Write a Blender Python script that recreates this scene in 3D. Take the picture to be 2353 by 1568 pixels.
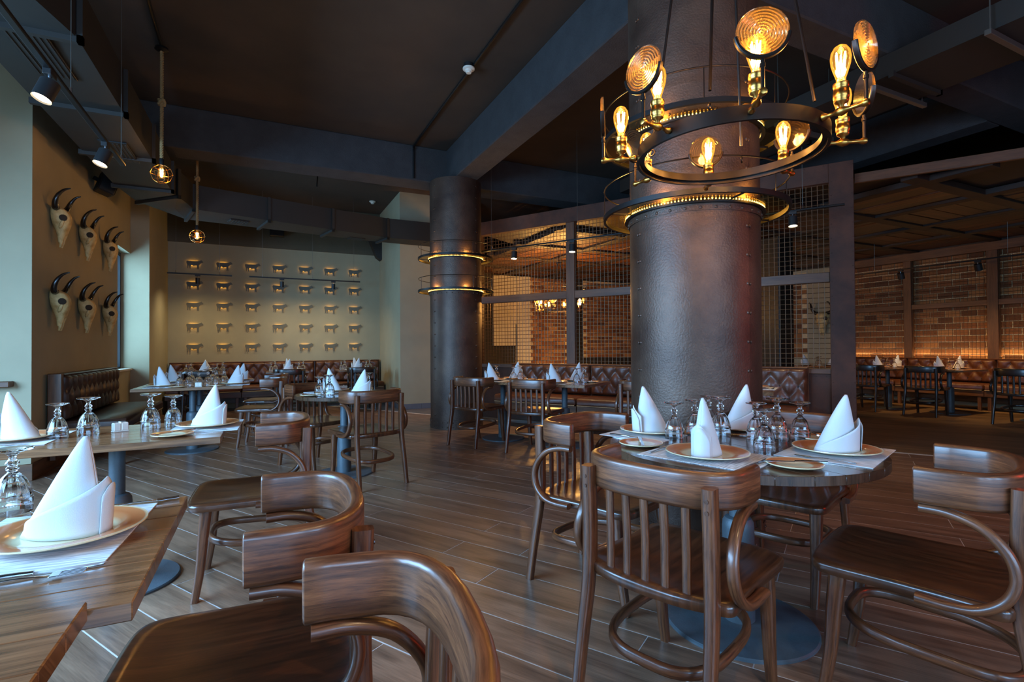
import bpy, math, random
from mathutils import Vector, Matrix
random.seed(7)
S = bpy.context.scene
COL = S.collection
for _o in list(bpy.data.objects):
    bpy.data.objects.remove(_o)
PI = math.pi
R = math.radians

# ------------------------------------------------------------------ camera
FPX, CX, CY, CAMZ = 1176.5, 1176.5, 784.0, 1.17
def _basis():
    pitch, roll, yaw = R(.638), R(-.37), R(25.81)
    cp, sp = math.cos(pitch), math.sin(pitch)
    r, u, f = Vector((1, 0, 0)), Vector((0, -sp, cp)), Vector((0, cp, sp))
    c, s = math.cos(roll), math.sin(roll)
    r, u = r * c + u * s, u * c - r * s
    m = Matrix.Rotation(-yaw, 3, 'Z')
    return m @ r, m @ u, m @ f
CR, CU, CF = _basis()
CAM0 = Vector((0, 0, CAMZ))
cam_d = bpy.data.cameras.new('camera'); cam = bpy.data.objects.new('camera', cam_d); COL.objects.link(cam)
cam_d.sensor_width = 36.0; cam_d.lens = 18.0; cam_d.clip_start = .02; cam_d.clip_end = 100
_m = Matrix((CR, CU, -CF)).transposed().to_4x4(); _m.translation = CAM0
cam.matrix_world = _m
S.camera = cam

# ------------------------------------------------------------------ colour management, world
S.view_settings.view_transform = 'Standard'; S.view_settings.look = 'None'
S.view_settings.gamma = 1.0; S.view_settings.use_curve_mapping = False
S.view_settings.exposure = 0.62
W = bpy.data.worlds.new('world'); S.world = W; W.use_nodes = True
_bg = W.node_tree.nodes['Background']
_bg.inputs['Color'].default_value = (.42, .66, 1.0, 1); _bg.inputs['Strength'].default_value = 1.2
cy = S.cycles
cy.use_adaptive_sampling = True; cy.adaptive_threshold = .03
cy.max_bounces = 14; cy.diffuse_bounces = 3; cy.glossy_bounces = 4; cy.transmission_bounces = 14; cy.transparent_max_bounces = 12
cy.caustics_reflective = False; cy.caustics_refractive = False
cy.sample_clamp_indirect = 4.0; cy.blur_glossy = .5

def area(name, loc, target, sx, sy, power, col):
    d = bpy.data.lights.new(name, 'AREA'); d.shape = 'RECTANGLE'; d.size = sx; d.size_y = sy
    d.energy = power; d.color = col
    o = bpy.data.objects.new(name, d); COL.objects.link(o); o.location = loc
    o.rotation_euler = (Vector(target) - Vector(loc)).to_track_quat('-Z', 'Y').to_euler()
    return o
DAY = (.27, .58, 1.0)
# daylight of the window wall on the left and of the shop front behind the camera
area('daylight_left_window', (-3.3, 2.0, 1.75), (-1.0, 2.0, -.15), 4.4, 1.8, 500, DAY)
for _x in (-1.3, .5, 2.3):
    area('daylight_front_window', (_x, -3.85, 1.9), (_x, -1.0, .1), .95, 1.6, 62, DAY)
area('daylight_far_window', (-2.2, 9.37, 1.75), (0, 9.37, 1.6), .70, 1.7, 58, (.36, .68, 1.0))
area('red_sign_light', (5.4, -1.0, 1.7), (2.3, 2.0, 1.6), .5, 1.4, 14, (1.0, .05, .02))

def ray(px, py): return CF + CR * ((px - CX) / FPX) - CU * ((py - CY) / FPX)
def at(px, py, z=0.0):
    d = ray(px, py); return CAM0 + d * ((z - CAMZ) / d.z)
def onx(px, py, X):
    d = ray(px, py); return CAM0 + d * (X / d.x)
def ony(px, py, Y):
    d = ray(px, py); return CAM0 + d * (Y / d.y)
TC = R(-57.194 + 25.81)
CV = Vector((math.sin(TC), math.cos(TC))); DV = Vector((CV.y, -CV.x))
def cd(c, d, z=0.0): return Vector((CV.x * c + DV.x * d, CV.y * c + DV.y * d, z))
ROTC = -TC                 # rotation so that local +Y runs along the C direction
def onD(px, py, dv):
    d = ray(px, py); return CAM0 + d * (dv / (d.x * DV.x + d.y * DV.y))

# ------------------------------------------------------------------ materials
MATS = {}
def nn(nt, t, **kw):
    n = nt.nodes.new(t)
    for k, v in kw.items():
        setattr(n, k, v)
    return n
def new_mat(name):
    m = bpy.data.materials.new(name); m.use_nodes = True; MATS[name] = m
    return m, m.node_tree, m.node_tree.nodes['Principled BSDF']
def col4(c): return (c[0], c[1], c[2], 1)
def srgb(r, g, b):
    return tuple(((v / 255) / 12.92 if v / 255 <= .04045 else ((v / 255 + .055) / 1.055) ** 2.4) for v in (r, g, b))
def plain(name, c, rough=.5, metal=0.0, coat=0.0, noise=0.0, nscale=8, bump=0.0, bscale=60, spec=.5, c2=None, coords='Object', emit=None, estr=0):
    m, nt, b = new_mat(name)
    b.inputs['Base Color'].default_value = col4(c); b.inputs['Roughness'].default_value = rough
    b.inputs['Metallic'].default_value = metal; b.inputs['Coat Weight'].default_value = coat
    b.inputs['Coat Roughness'].default_value = .12
    b.inputs['Specular IOR Level'].default_value = spec
    L = nt.links
    tc = nn(nt, 'ShaderNodeTexCoord')
    if noise or c2:
        n = nn(nt, 'ShaderNodeTexNoise'); n.inputs['Scale'].default_value = nscale; n.inputs['Detail'].default_value = 6; n.inputs['Roughness'].default_value = .6
        L.new(tc.outputs[coords], n.inputs['Vector'])
        r = nn(nt, 'ShaderNodeValToRGB')
        a = c2 if c2 else tuple(v * (1 - noise) for v in c)
        e = c if c2 else tuple(v * (1 + noise) for v in c)
        r.color_ramp.elements[0].position = .33; r.color_ramp.elements[1].position = .68
        r.color_ramp.elements[0].color = col4(a); r.color_ramp.elements[1].color = col4(e)
        L.new(n.outputs['Fac'], r.inputs['Fac']); L.new(r.outputs['Color'], b.inputs['Base Color'])
    if bump:
        n2 = nn(nt, 'ShaderNodeTexNoise'); n2.inputs['Scale'].default_value = bscale; n2.inputs['Detail'].default_value = 4
        L.new(tc.outputs[coords], n2.inputs['Vector'])
        bp = nn(nt, 'ShaderNodeBump'); bp.inputs['Strength'].default_value = bump; bp.inputs['Distance'].default_value = .01
        L.new(n2.outputs['Fac'], bp.inputs['Height']); L.new(bp.outputs['Normal'], b.inputs['Normal'])
    if emit:
        b.inputs['Emission Color'].default_value = col4(emit); b.inputs['Emission Strength'].default_value = estr
    return m
def wood(name, dark, light, rough=.35, su=2.2, sv=42, coat=.0, tone=.25, bump=.08, spec=.5):
    """grain along the u axis of the UV map (metres)"""
    m, nt, b = new_mat(name); L = nt.links
    uv = nn(nt, 'ShaderNodeUVMap'); oi = nn(nt, 'ShaderNodeObjectInfo')
    off = nn(nt, 'ShaderNodeVectorMath', operation='SCALE'); off.inputs[0].default_value = (17.3, 9.1, 5.7)
    L.new(oi.outputs['Random'], off.inputs['Scale'])
    add = nn(nt, 'ShaderNodeVectorMath', operation='ADD'); L.new(uv.outputs['UV'], add.inputs[0]); L.new(off.outputs[0], add.inputs[1])
    def mapped(x, y):
        mp = nn(nt, 'ShaderNodeMapping'); mp.inputs['Scale'].default_value = (x, y, 1); L.new(add.outputs[0], mp.inputs['Vector']); return mp
    n1 = nn(nt, 'ShaderNodeTexNoise'); n1.inputs['Scale'].default_value = 1; n1.inputs['Detail'].default_value = 7; n1.inputs['Distortion'].default_value = .45; n1.inputs['Roughness'].default_value = .62
    L.new(mapped(su, sv * .55).outputs[0], n1.inputs['Vector'])
    n2 = nn(nt, 'ShaderNodeTexNoise'); n2.inputs['Scale'].default_value = 1; n2.inputs['Detail'].default_value = 3
    L.new(mapped(su * 6, sv * 8).outputs[0], n2.inputs['Vector'])
    mx = nn(nt, 'ShaderNodeMath', operation='MULTIPLY_ADD'); mx.inputs[1].default_value = .3
    L.new(n2.outputs['Fac'], mx.inputs[0]); 
    sb = nn(nt, 'ShaderNodeMath', operation='SUBTRACT'); sb.inputs[1].default_value = .15
    L.new(n1.outputs['Fac'], sb.inputs[0]); L.new(sb.outputs[0], mx.inputs[2])
    r = nn(nt, 'ShaderNodeValToRGB'); r.color_ramp.elements[0].position = .32; r.color_ramp.elements[1].position = .7
    r.color_ramp.elements[0].color = col4(dark); r.color_ramp.elements[1].color = col4(light)
    L.new(mx.outputs[0], r.inputs['Fac'])
    at_ = nn(nt, 'ShaderNodeAttribute'); at_.attribute_name = 'tone'
    sm = nn(nt, 'ShaderNodeMath', operation='ADD'); L.new(oi.outputs['Random'], sm.inputs[0]); L.new(at_.outputs['Fac'], sm.inputs[1])
    fr = nn(nt, 'ShaderNodeMath', operation='FRACT'); L.new(sm.outputs[0], fr.inputs[0])
    mr = nn(nt, 'ShaderNodeMapRange'); mr.inputs['To Min'].default_value = 1 - tone; mr.inputs['To Max'].default_value = 1 + tone
    L.new(fr.outputs[0], mr.inputs['Value'])
    vm = nn(nt, 'ShaderNodeVectorMath', operation='SCALE'); L.new(r.outputs['Color'], vm.inputs[0]); L.new(mr.outputs[0], vm.inputs['Scale'])
    L.new(vm.outputs[0], b.inputs['Base Color'])
    b.inputs['Roughness'].default_value = rough; b.inputs['Coat Weight'].default_value = coat; b.inputs['Coat Roughness'].default_value = .16
    b.inputs['Specular IOR Level'].default_value = spec
    if bump:
        bp = nn(nt, 'ShaderNodeBump'); bp.inputs['Strength'].default_value = bump; bp.inputs['Distance'].default_value = .004
        L.new(mx.outputs[0], bp.inputs['Height']); L.new(bp.outputs['Normal'], b.inputs['Normal'])
    return m
def emis(name, c, s):
    m = bpy.data.materials.new(name); m.use_nodes = True; nt = m.node_tree; MATS[name] = m
    nt.nodes.remove(nt.nodes['Principled BSDF'])
    e = nn(nt, 'ShaderNodeEmission'); e.inputs['Color'].default_value = col4(c); e.inputs['Strength'].default_value = s
    nt.links.new(e.outputs[0], nt.nodes['Material Output'].inputs['Surface'])
    return m
def thin_glass(name, tint, refl=.25, rough=.03):
    m = bpy.data.materials.new(name); m.use_nodes = True; nt = m.node_tree; MATS[name] = m
    nt.nodes.remove(nt.nodes['Principled BSDF'])
    t = nn(nt, 'ShaderNodeBsdfTransparent'); t.inputs['Color'].default_value = col4(tint)
    g = nn(nt, 'ShaderNodeBsdfGlossy'); g.inputs['Roughness'].default_value = rough; g.inputs['Color'].default_value = (1, .95, .88, 1)
    lw = nn(nt, 'ShaderNodeLayerWeight'); lw.inputs['Blend'].default_value = refl
    mx = nn(nt, 'ShaderNodeMixShader')
    nt.links.new(lw.outputs['Fresnel'], mx.inputs[0]); nt.links.new(t.outputs[0], mx.inputs[1]); nt.links.new(g.outputs[0], mx.inputs[2])
    nt.links.new(mx.outputs[0], nt.nodes['Material Output'].inputs['Surface'])
    return m

wood('chair_wood', srgb(60, 31, 18), srgb(120, 71, 42), rough=.36, coat=.3, tone=.1, su=9, sv=230)
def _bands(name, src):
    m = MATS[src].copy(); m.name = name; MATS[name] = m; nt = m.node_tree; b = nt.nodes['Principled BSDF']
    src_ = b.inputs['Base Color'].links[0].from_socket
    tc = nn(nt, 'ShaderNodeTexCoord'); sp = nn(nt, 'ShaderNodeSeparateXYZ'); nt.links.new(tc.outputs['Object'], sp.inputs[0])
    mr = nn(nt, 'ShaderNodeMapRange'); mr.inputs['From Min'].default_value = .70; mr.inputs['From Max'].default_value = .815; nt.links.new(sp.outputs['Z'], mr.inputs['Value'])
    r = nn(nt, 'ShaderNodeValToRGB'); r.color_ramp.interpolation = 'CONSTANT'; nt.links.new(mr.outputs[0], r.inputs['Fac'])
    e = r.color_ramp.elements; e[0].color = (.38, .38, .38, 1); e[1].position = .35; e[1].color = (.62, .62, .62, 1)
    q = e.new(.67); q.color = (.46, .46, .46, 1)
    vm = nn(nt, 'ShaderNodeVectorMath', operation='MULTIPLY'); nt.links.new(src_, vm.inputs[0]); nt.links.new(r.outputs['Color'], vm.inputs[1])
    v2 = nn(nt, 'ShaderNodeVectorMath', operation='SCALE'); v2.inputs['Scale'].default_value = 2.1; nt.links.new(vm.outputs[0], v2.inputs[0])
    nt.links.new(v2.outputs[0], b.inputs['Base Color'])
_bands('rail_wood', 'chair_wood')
wood('seat_wood', srgb(50, 28, 17), srgb(98, 57, 34), rough=.28, coat=.4, tone=.1, su=4.0, sv=80)
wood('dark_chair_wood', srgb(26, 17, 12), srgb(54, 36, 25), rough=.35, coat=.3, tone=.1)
wood('table_wood', srgb(82, 54, 35), srgb(156, 110, 74), rough=.22, coat=.5, tone=.12, su=2.6, sv=90)
wood('round_table_wood', srgb(48, 32, 22), srgb(92, 64, 45), rough=.22, coat=.5, tone=.12, su=4, sv=110)
wood('plank_tile', srgb(94, 70, 55), srgb(152, 118, 94), rough=.30, tone=.16, su=1.5, sv=26, bump=.05, coat=.12)
wood('bench_wood', srgb(70, 42, 24), srgb(118, 76, 44), rough=.4, tone=.1)
wood('ceiling_wood', srgb(30, 16, 8), srgb(100, 58, 26), rough=.42, tone=.4, su=1.2, sv=40)
wood('ceiling_rib_wood', srgb(22, 13, 8), srgb(44, 26, 14), rough=.6, tone=.15)
wood('frame_wood', srgb(74, 44, 25), srgb(112, 72, 43), rough=.5, tone=.08)
wood('dark_floor', srgb(84, 63, 42), srgb(138, 108, 76), rough=.45, tone=.1, su=.8, sv=14, bump=.03)
plain('grout', srgb(196, 190, 186), rough=.8)
plain('grey_tile', srgb(96, 98, 104), rough=.45, noise=.12, nscale=5)
plain('wall_paint', srgb(158, 147, 118), rough=.75, noise=.05, nscale=2.5, bump=.03, bscale=180)
plain('accent_paint', srgb(128, 98, 62), rough=.75, noise=.05, nscale=2.5, bump=.03, bscale=180)
plain('pale_paint', srgb(196, 188, 170), rough=.75, noise=.04, nscale=2)
plain('soffit_paint', srgb(84, 76, 58), rough=.8, noise=.1, nscale=3)
plain('dark_paint', srgb(38, 32, 26), rough=.8, noise=.15, nscale=3)
plain('ceiling_paint', srgb(60, 46, 34), rough=.85, noise=.3, nscale=.9, bump=.12, bscale=25)
plain('concrete_dark', srgb(52, 50, 50), rough=.92, noise=.18, nscale=6, bump=.5, bscale=70)
plain('duct_paint', srgb(33, 30, 25), rough=.6, noise=.1, nscale=2)
plain('black_metal', srgb(22, 21, 21), rough=.42, metal=.35)
plain('black_plastic', srgb(20, 19, 19), rough=.5)
plain('bronze_ring', srgb(42, 33, 28), rough=.34, metal=.7)
plain('base_iron', srgb(82, 92, 98), rough=.5, metal=.25, noise=.12, nscale=14, bump=.1, bscale=120)
plain('brass', srgb(176, 128, 62), rough=.3, metal=1.0)
plain('steel_wire', srgb(120, 116, 108), rough=.4, metal=.8)
plain('mesh_wire', srgb(104, 78, 54), rough=.5, metal=.4)
plain('column_steel', srgb(94, 72, 58), rough=.46, metal=.45, c2=srgb(60, 41, 32), nscale=2.2, bump=.25, bscale=90)
plain('rust_steel', srgb(90, 52, 34), rough=.7, metal=.1, c2=srgb(56, 33, 23), nscale=3, bump=.12, bscale=60)
plain('leather', srgb(104, 60, 36), rough=.38, coat=.15, c2=srgb(76, 41, 25), nscale=9, bump=.12, bscale=220)
plain('dark_leather', srgb(66, 39, 27), rough=.38, coat=.15, c2=srgb(46, 27, 19), nscale=9, bump=.12, bscale=220)
plain('button_leather', srgb(36, 18, 11), rough=.5)
plain('linen', srgb(204, 206, 206), rough=.85, bump=.12, bscale=420, spec=.2)
plain('ceramic', srgb(232, 228, 216), rough=.15)
plain('steel', srgb(205, 205, 208), rough=.16, metal=1.0)
plain('bone', srgb(226, 200, 140), rough=.6, c2=srgb(180, 144, 86), nscale=14, bump=.4, bscale=40)
plain('bone_dark', srgb(46, 34, 20), rough=.8)
plain('horn', srgb(20, 14, 12), rough=.25, coat=.3)
plain('cow_plate', srgb(98, 94, 80), rough=.6)
plain('rope', srgb(150, 118, 74), rough=.85, bump=.6, bscale=160)
plain('detector_white', srgb(220, 212, 196), rough=.4)
plain('mortar', srgb(206, 180, 136), rough=.9, noise=.15, nscale=20)
plain('window_frame', srgb(40, 44, 48), rough=.4)
plain('shade_fabric', srgb(230, 200, 140), rough=.8, emit=(1, .62, .22), estr=2.2)
emis('filament', (1.0, .50, .12), 75)
emis('bulb_glow', (1.0, .58, .20), 26)
emis('led_strip', (1.0, .58, .10), 9)
emis('cow_led', (1.0, .52, .07), 17)
emis('spot_face', (1.0, .80, .52), 14)
emis('cove_led', (1.0, .55, .16), 4)
emis('pink_outside', (.95, .28, .36), 1.1)
emis('blue_outside', (.45, .72, 1.0), 1.6)
thin_glass('bulb_glass', (1.0, .86, .60), .22)
_nt = MATS['bulb_glass'].node_tree; _ad = nn(_nt, 'ShaderNodeAddShader'); _em = nn(_nt, 'ShaderNodeEmission')
_em.inputs['Color'].default_value = (1, .42, .06, 1); _em.inputs['Strength'].default_value = .16
_out = _nt.nodes['Material Output']; _src = _out.inputs['Surface'].links[0].from_socket
_nt.links.new(_src, _ad.inputs[0]); _nt.links.new(_em.outputs[0], _ad.inputs[1]); _nt.links.new(_ad.outputs[0], _out.inputs['Surface'])
thin_glass('lens_glass', (1.0, .92, .78), .3, .10)
_nt = MATS['lens_glass'].node_tree; _out = _nt.nodes['Material Output']; _src = _out.inputs['Surface'].links[0].from_socket
_tr = nn(_nt, 'ShaderNodeBsdfTranslucent'); _tr.inputs['Color'].default_value = (1, .72, .34, 1)
_mx = nn(_nt, 'ShaderNodeMixShader')
_uv = nn(_nt, 'ShaderNodeUVMap'); _sx = nn(_nt, 'ShaderNodeSeparateXYZ'); _nt.links.new(_uv.outputs['UV'], _sx.inputs[0])
_ml = nn(_nt, 'ShaderNodeMath', operation='MULTIPLY'); _ml.inputs[1].default_value = 8.2 * PI; _nt.links.new(_sx.outputs['X'], _ml.inputs[0])
_sn = nn(_nt, 'ShaderNodeMath', operation='SINE'); _nt.links.new(_ml.outputs[0], _sn.inputs[0])
_ab = nn(_nt, 'ShaderNodeMath', operation='ABSOLUTE'); _nt.links.new(_sn.outputs[0], _ab.inputs[0])
_pw = nn(_nt, 'ShaderNodeMath', operation='POWER'); _pw.inputs[1].default_value = 3.0; _nt.links.new(_ab.outputs[0], _pw.inputs[0])
_mr = nn(_nt, 'ShaderNodeMapRange'); _mr.inputs['To Min'].default_value = .005; _mr.inputs['To Max'].default_value = .16; _nt.links.new(_pw.outputs[0], _mr.inputs['Value'])
_nt.links.new(_mr.outputs[0], _mx.inputs[0])
_nt.links.new(_src, _mx.inputs[1]); _nt.links.new(_tr.outputs[0], _mx.inputs[2]); _nt.links.new(_mx.outputs[0], _out.inputs['Surface'])
thin_glass('ring_glass', (.95, .84, .58), .12, .08)
_nt = MATS['ring_glass'].node_tree; _mx = [n for n in _nt.nodes if n.type == 'MIX_SHADER'][0]
_nt.links.remove(_mx.inputs[0].links[0]); _mx.inputs[0].default_value = .10
thin_glass('window_glass', (.92, .97, 1.0), .2)
# goblet glass: real refracting glass
_m, _nt, _b = new_mat('goblet_glass')
_b.inputs['Transmission Weight'].default_value = 1.0; _b.inputs['Roughness'].default_value = .0; _b.inputs['IOR'].default_value = 1.55
_b.inputs['Base Color'].default_value = (.97, .985, 1, 1)
# brick with per-brick colour
_m, _nt, _b = new_mat('brick')
_oi = nn(_nt, 'ShaderNodeObjectInfo'); _at = nn(_nt, 'ShaderNodeAttribute'); _at.attribute_name = 'tone'
_ad = nn(_nt, 'ShaderNodeMath', operation='ADD'); _nt.links.new(_oi.outputs['Random'], _ad.inputs[0]); _nt.links.new(_at.outputs['Fac'], _ad.inputs[1])
_fr = nn(_nt, 'ShaderNodeMath', operation='FRACT'); _nt.links.new(_ad.outputs[0], _fr.inputs[0])
_rp = nn(_nt, 'ShaderNodeValToRGB'); _nt.links.new(_fr.outputs[0], _rp.inputs['Fac'])
_rp.color_ramp.elements[0].color = col4(srgb(94, 56, 29)); _rp.color_ramp.elements[1].color = col4(srgb(162, 112, 64))
_e = _rp.color_ramp.elements.new(.5); _e.color = col4(srgb(132, 80, 42))
_nz = nn(_nt, 'ShaderNodeTexNoise'); _nz.inputs['Scale'].default_value = 30; _nz.inputs['Detail'].default_value = 6
_tc = nn(_nt, 'ShaderNodeTexCoord'); _nt.links.new(_tc.outputs['Object'], _nz.inputs['Vector'])
_mr = nn(_nt, 'ShaderNodeMapRange'); _mr.inputs['To Min'].default_value = .7; _mr.inputs['To Max'].default_value = 1.3; _nt.links.new(_nz.outputs['Fac'], _mr.inputs['Value'])
_vm = nn(_nt, 'ShaderNodeVectorMath', operation='SCALE'); _nt.links.new(_rp.outputs['Color'], _vm.inputs[0]); _nt.links.new(_mr.outputs[0], _vm.inputs['Scale'])
_nt.links.new(_vm.outputs[0], _b.inputs['Base Color']); _b.inputs['Roughness'].default_value = .85
_bp = nn(_nt, 'ShaderNodeBump'); _bp.inputs['Strength'].default_value = .5; _bp.inputs['Distance'].default_value = .006
_nt.links.new(_nz.outputs['Fac'], _bp.inputs['Height']); _nt.links.new(_bp.outputs['Normal'], _b.inputs['Normal'])
# plate: cream middle, terracotta rim, by radius in object space (radius stored in a u coordinate)
_m, _nt, _b = new_mat('plate_glaze')
_uv = nn(_nt, 'ShaderNodeUVMap'); _sp = nn(_nt, 'ShaderNodeSeparateXYZ'); _nt.links.new(_uv.outputs['UV'], _sp.inputs[0])
_rp = nn(_nt, 'ShaderNodeValToRGB'); _nt.links.new(_sp.outputs['X'], _rp.inputs['Fac'])
_rp.color_ramp.elements[0].position = .58; _rp.color_ramp.elements[0].color = col4(srgb(226, 212, 172))
_rp.color_ramp.elements[1].position = .985; _rp.color_ramp.elements[1].color = col4(srgb(222, 202, 160))
for _p, _c in ((.66, (206, 136, 86)), (.8, (196, 118, 70)), (.95, (204, 130, 80))):
    _e = _rp.color_ramp.elements.new(_p); _e.color = col4(srgb(*_c))
_nt.links.new(_rp.outputs['Color'], _b.inputs['Base Color']); _b.inputs['Roughness'].default_value = .14
# woven placemat
_m, _nt, _b = new_mat('woven_mat')
_uv = nn(_nt, 'ShaderNodeUVMap')
_mp = nn(_nt, 'ShaderNodeMapping'); _mp.inputs['Scale'].default_value = (14, 150, 1); _nt.links.new(_uv.outputs['UV'], _mp.inputs['Vector'])
_nz = nn(_nt, 'ShaderNodeTexNoise'); _nz.inputs['Scale'].default_value = 1; _nz.inputs['Detail'].default_value = 4; _nt.links.new(_mp.outputs[0], _nz.inputs['Vector'])
_rp = nn(_nt, 'ShaderNodeValToRGB'); _nt.links.new(_nz.outputs['Fac'], _rp.inputs['Fac'])
_rp.color_ramp.elements[0].position = .36; _rp.color_ramp.elements[0].color = col4(srgb(172, 178, 180)); _rp.color_ramp.elements[1].position = .62; _rp.color_ramp.elements[1].color = col4(srgb(232, 236, 238))
_nt.links.new(_rp.outputs['Color'], _b.inputs['Base Color']); _b.inputs['Roughness'].default_value = .7
_bp = nn(_nt, 'ShaderNodeBump'); _bp.inputs['Strength'].default_value = .4; _bp.inputs['Distance'].default_value = .002
_nt.links.new(_nz.outputs['Fac'], _bp.inputs['Height']); _nt.links.new(_bp.outputs['Normal'], _b.inputs['Normal'])

# ------------------------------------------------------------------ mesh helpers
class MB:
    def __init__(self):
        self.v = []; self.f = []; self.uv = []; self.tone = []
        self.t = 0.0
    def face(self, idx, uvs=None):
        self.f.append(tuple(idx)); self.uv.append(uvs); self.tone.append(self.t)
    def box(self, x0, x1, y0, y1, z0, z1, bev=0.0, M=None):
        """box, chamfered when bev > 0; uv: u along its longest axis"""
        b = min(bev, (x1 - x0) * .45, (y1 - y0) * .45, (z1 - z0) * .45)
        dims = (x1 - x0, y1 - y0, z1 - z0); la = dims.index(max(dims))
        oth = [i for i in range(3) if i != la]
        n0 = len(self.v)
        if b <= 0:
            P = [(x, y, z) for z in (z0, z1) for y in (y0, y1) for x in (x0, x1)]
            F = [(0, 2, 3, 1), (4, 5, 7, 6), (0, 1, 5, 4), (2, 6, 7, 3), (0, 4, 6, 2), (1, 3, 7, 5)]
        else:
            P = []; F = []
            c = {}
            lo = (x0, y0, z0); hi = (x1, y1, z1)
            for sx in (0, 1):
                for sy in (0, 1):
                    for sz in (0, 1):
                        s = (sx, sy, sz)
                        for ax in range(3):
                            q = [0, 0, 0]
                            for i in range(3):
                                e = lo[i] if s[i] == 0 else hi[i]
                                ins = 0 if i == ax else b
                                q[i] = e + (ins if s[i] == 0 else -ins)
                            c[(s, ax)] = len(P); P.append(tuple(q))
            for ax in range(3):
                a, d = [i for i in range(3) if i != ax]
                for sd in (0, 1):
                    lst = []
                    for (p, q) in ((0, 0), (1, 0), (1, 1), (0, 1)):
                        s = [0, 0, 0]; s[ax] = sd; s[a] = p; s[d] = q
                        lst.append(c[(tuple(s), ax)])
                    flip = (sd == 0) ^ (ax == 1)
                    F.append(tuple(reversed(lst)) if flip else tuple(lst))
                # edges parallel to ax
                for (p, q) in ((0, 0), (1, 0), (1, 1), (0, 1)):
                    s0 = [0, 0, 0]; s1 = [0, 0, 0]
                    s0[a] = s1[a] = p; s0[d] = s1[d] = q; s0[ax] = 0; s1[ax] = 1
                    s0 = tuple(s0); s1 = tuple(s1)
                    F.append((c[(s0, a)], c[(s1, a)], c[(s1, d)], c[(s0, d)]))
            for sx in (0, 1):
                for sy in (0, 1):
                    for sz in (0, 1):
                        s = (sx, sy, sz); F.append((c[(s, 0)], c[(s, 1)], c[(s, 2)]))
        uvp = []
        for p in P:
            uvp.append((p[la], p[oth[0]] + p[oth[1]]))
        for p in P:
            self.v.append(tuple(M @ Vector(p)) if M else p)
        for f in F:
            self.face([i + n0 for i in f], [uvp[i] for i in f])
        return self
    def sweep(self, path, sec, up=(0, 0, 1), closed=False, cap=True, scale=None, uoff=0.0):
        """sec: list of (a, b): a along side, b along up; scale: function/ list per point -> (sa, sb)"""
        path = [Vector(p) for p in path]; n = len(path); k = len(sec); up = Vector(up)
        n0 = len(self.v); us = [0.0]
        for i in range(1, n):
            us.append(us[-1] + (path[i] - path[i - 1]).length)
        per = [0.0]
        for j in range(k):
            a, b = sec[j], sec[(j + 1) % k]
            per.append(per[-1] + math.hypot(a[0] - b[0], a[1] - b[1]))
        for i in range(n):
            if closed:
                t = path[(i + 1) % n] - path[i - 1]
            else:
                t = path[min(i + 1, n - 1)] - path[max(i - 1, 0)]
            t.normalize()
            side = t.cross(up)
            if side.length < 1e-5:
                side = t.cross(Vector((1, 0, 0)))
            side.normalize(); upv = side.cross(t)
            sa = sb = 1.0
            if scale:
                s = scale[i] if not callable(scale) else scale(i / (n - 1))
                sa, sb = s if isinstance(s, (tuple, list)) else (s, s)
            for (a, b) in sec:
                self.v.append(tuple(path[i] + side * (a * sa) + upv * (b * sb)))
        seg = n if closed else n - 1
        for i in range(seg):
            i2 = (i + 1) % n
            u0 = us[i] + uoff; u1 = (us[i + 1] if i + 1 < n else us[i] + (path[0] - path[-1]).length) + uoff
            for j in range(k):
                j2 = (j + 1) % k
                self.face((n0 + i * k + j, n0 + i * k + j2, n0 + i2 * k + j2, n0 + i2 * k + j),
                          [(u0, per[j]), (u0, per[j + 1]), (u1, per[j + 1]), (u1, per[j])])
        if cap and not closed:
            self.face([n0 + j for j in range(k)][::-1], [(uoff + sec[j][0], sec[j][1]) for j in range(k)][::-1])
            self.face([n0 + (n - 1) * k + j for j in range(k)], [(us[-1] + sec[j][0], sec[j][1]) for j in range(k)])
        return self
    def tube(self, path, r, seg=8, closed=False, scale=None, up=(0, 0, 1), cap=True):
        return self.sweep(path, [(r * math.cos(2 * PI * j / seg), r * math.sin(2 * PI * j / seg)) for j in range(seg)], up, closed, cap, scale)
    def lathe(self, prof, seg=24, M=None, mod=None, ucap=None):
        """prof: list of (r, z) ; mod(theta, i) radius multiplier; ucap: use r/rmax as u"""
        n0 = len(self.v); n = len(prof); rm = max(p[0] for p in prof)
        idx = []
        for i, (r, z) in enumerate(prof):
            if r < 1e-6:
                p = Vector((0, 0, z)); self.v.append(tuple(M @ p if M else p)); idx.append([len(self.v) - 1] * seg)
            else:
                row = []
                for j in range(seg):
                    th = 2 * PI * j / seg; rr = r * (mod(th, i) if mod else 1)
                    p = Vector((rr * math.cos(th), rr * math.sin(th), z)); self.v.append(tuple(M @ p if M else p)); row.append(len(self.v) - 1)
                idx.append(row)
        ln = [0.0]
        for i in range(1, n):
            ln.append(ln[-1] + math.hypot(prof[i][0] - prof[i - 1][0], prof[i][1] - prof[i - 1][1]))
        for i in range(n - 1):
            a, b = idx[i], idx[i + 1]
            ua = prof[i][0] / rm if ucap else ln[i]; ub = prof[i + 1][0] / rm if ucap else ln[i + 1]
            for j in range(seg):
                j2 = (j + 1) % seg
                v0, v1 = j / seg, (j + 1) / seg
                q = [(a[j], (ua, v0)), (a[j2], (ua, v1)), (b[j2], (ub, v1)), (b[j], (ub, v0))]
                out = []
                for t in q:
                    if t[0] not in [o[0] for o in out]: out.append(t)
                if len(out) >= 3: self.face([o[0] for o in out], [o[1] for o in out])
        return self
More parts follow.
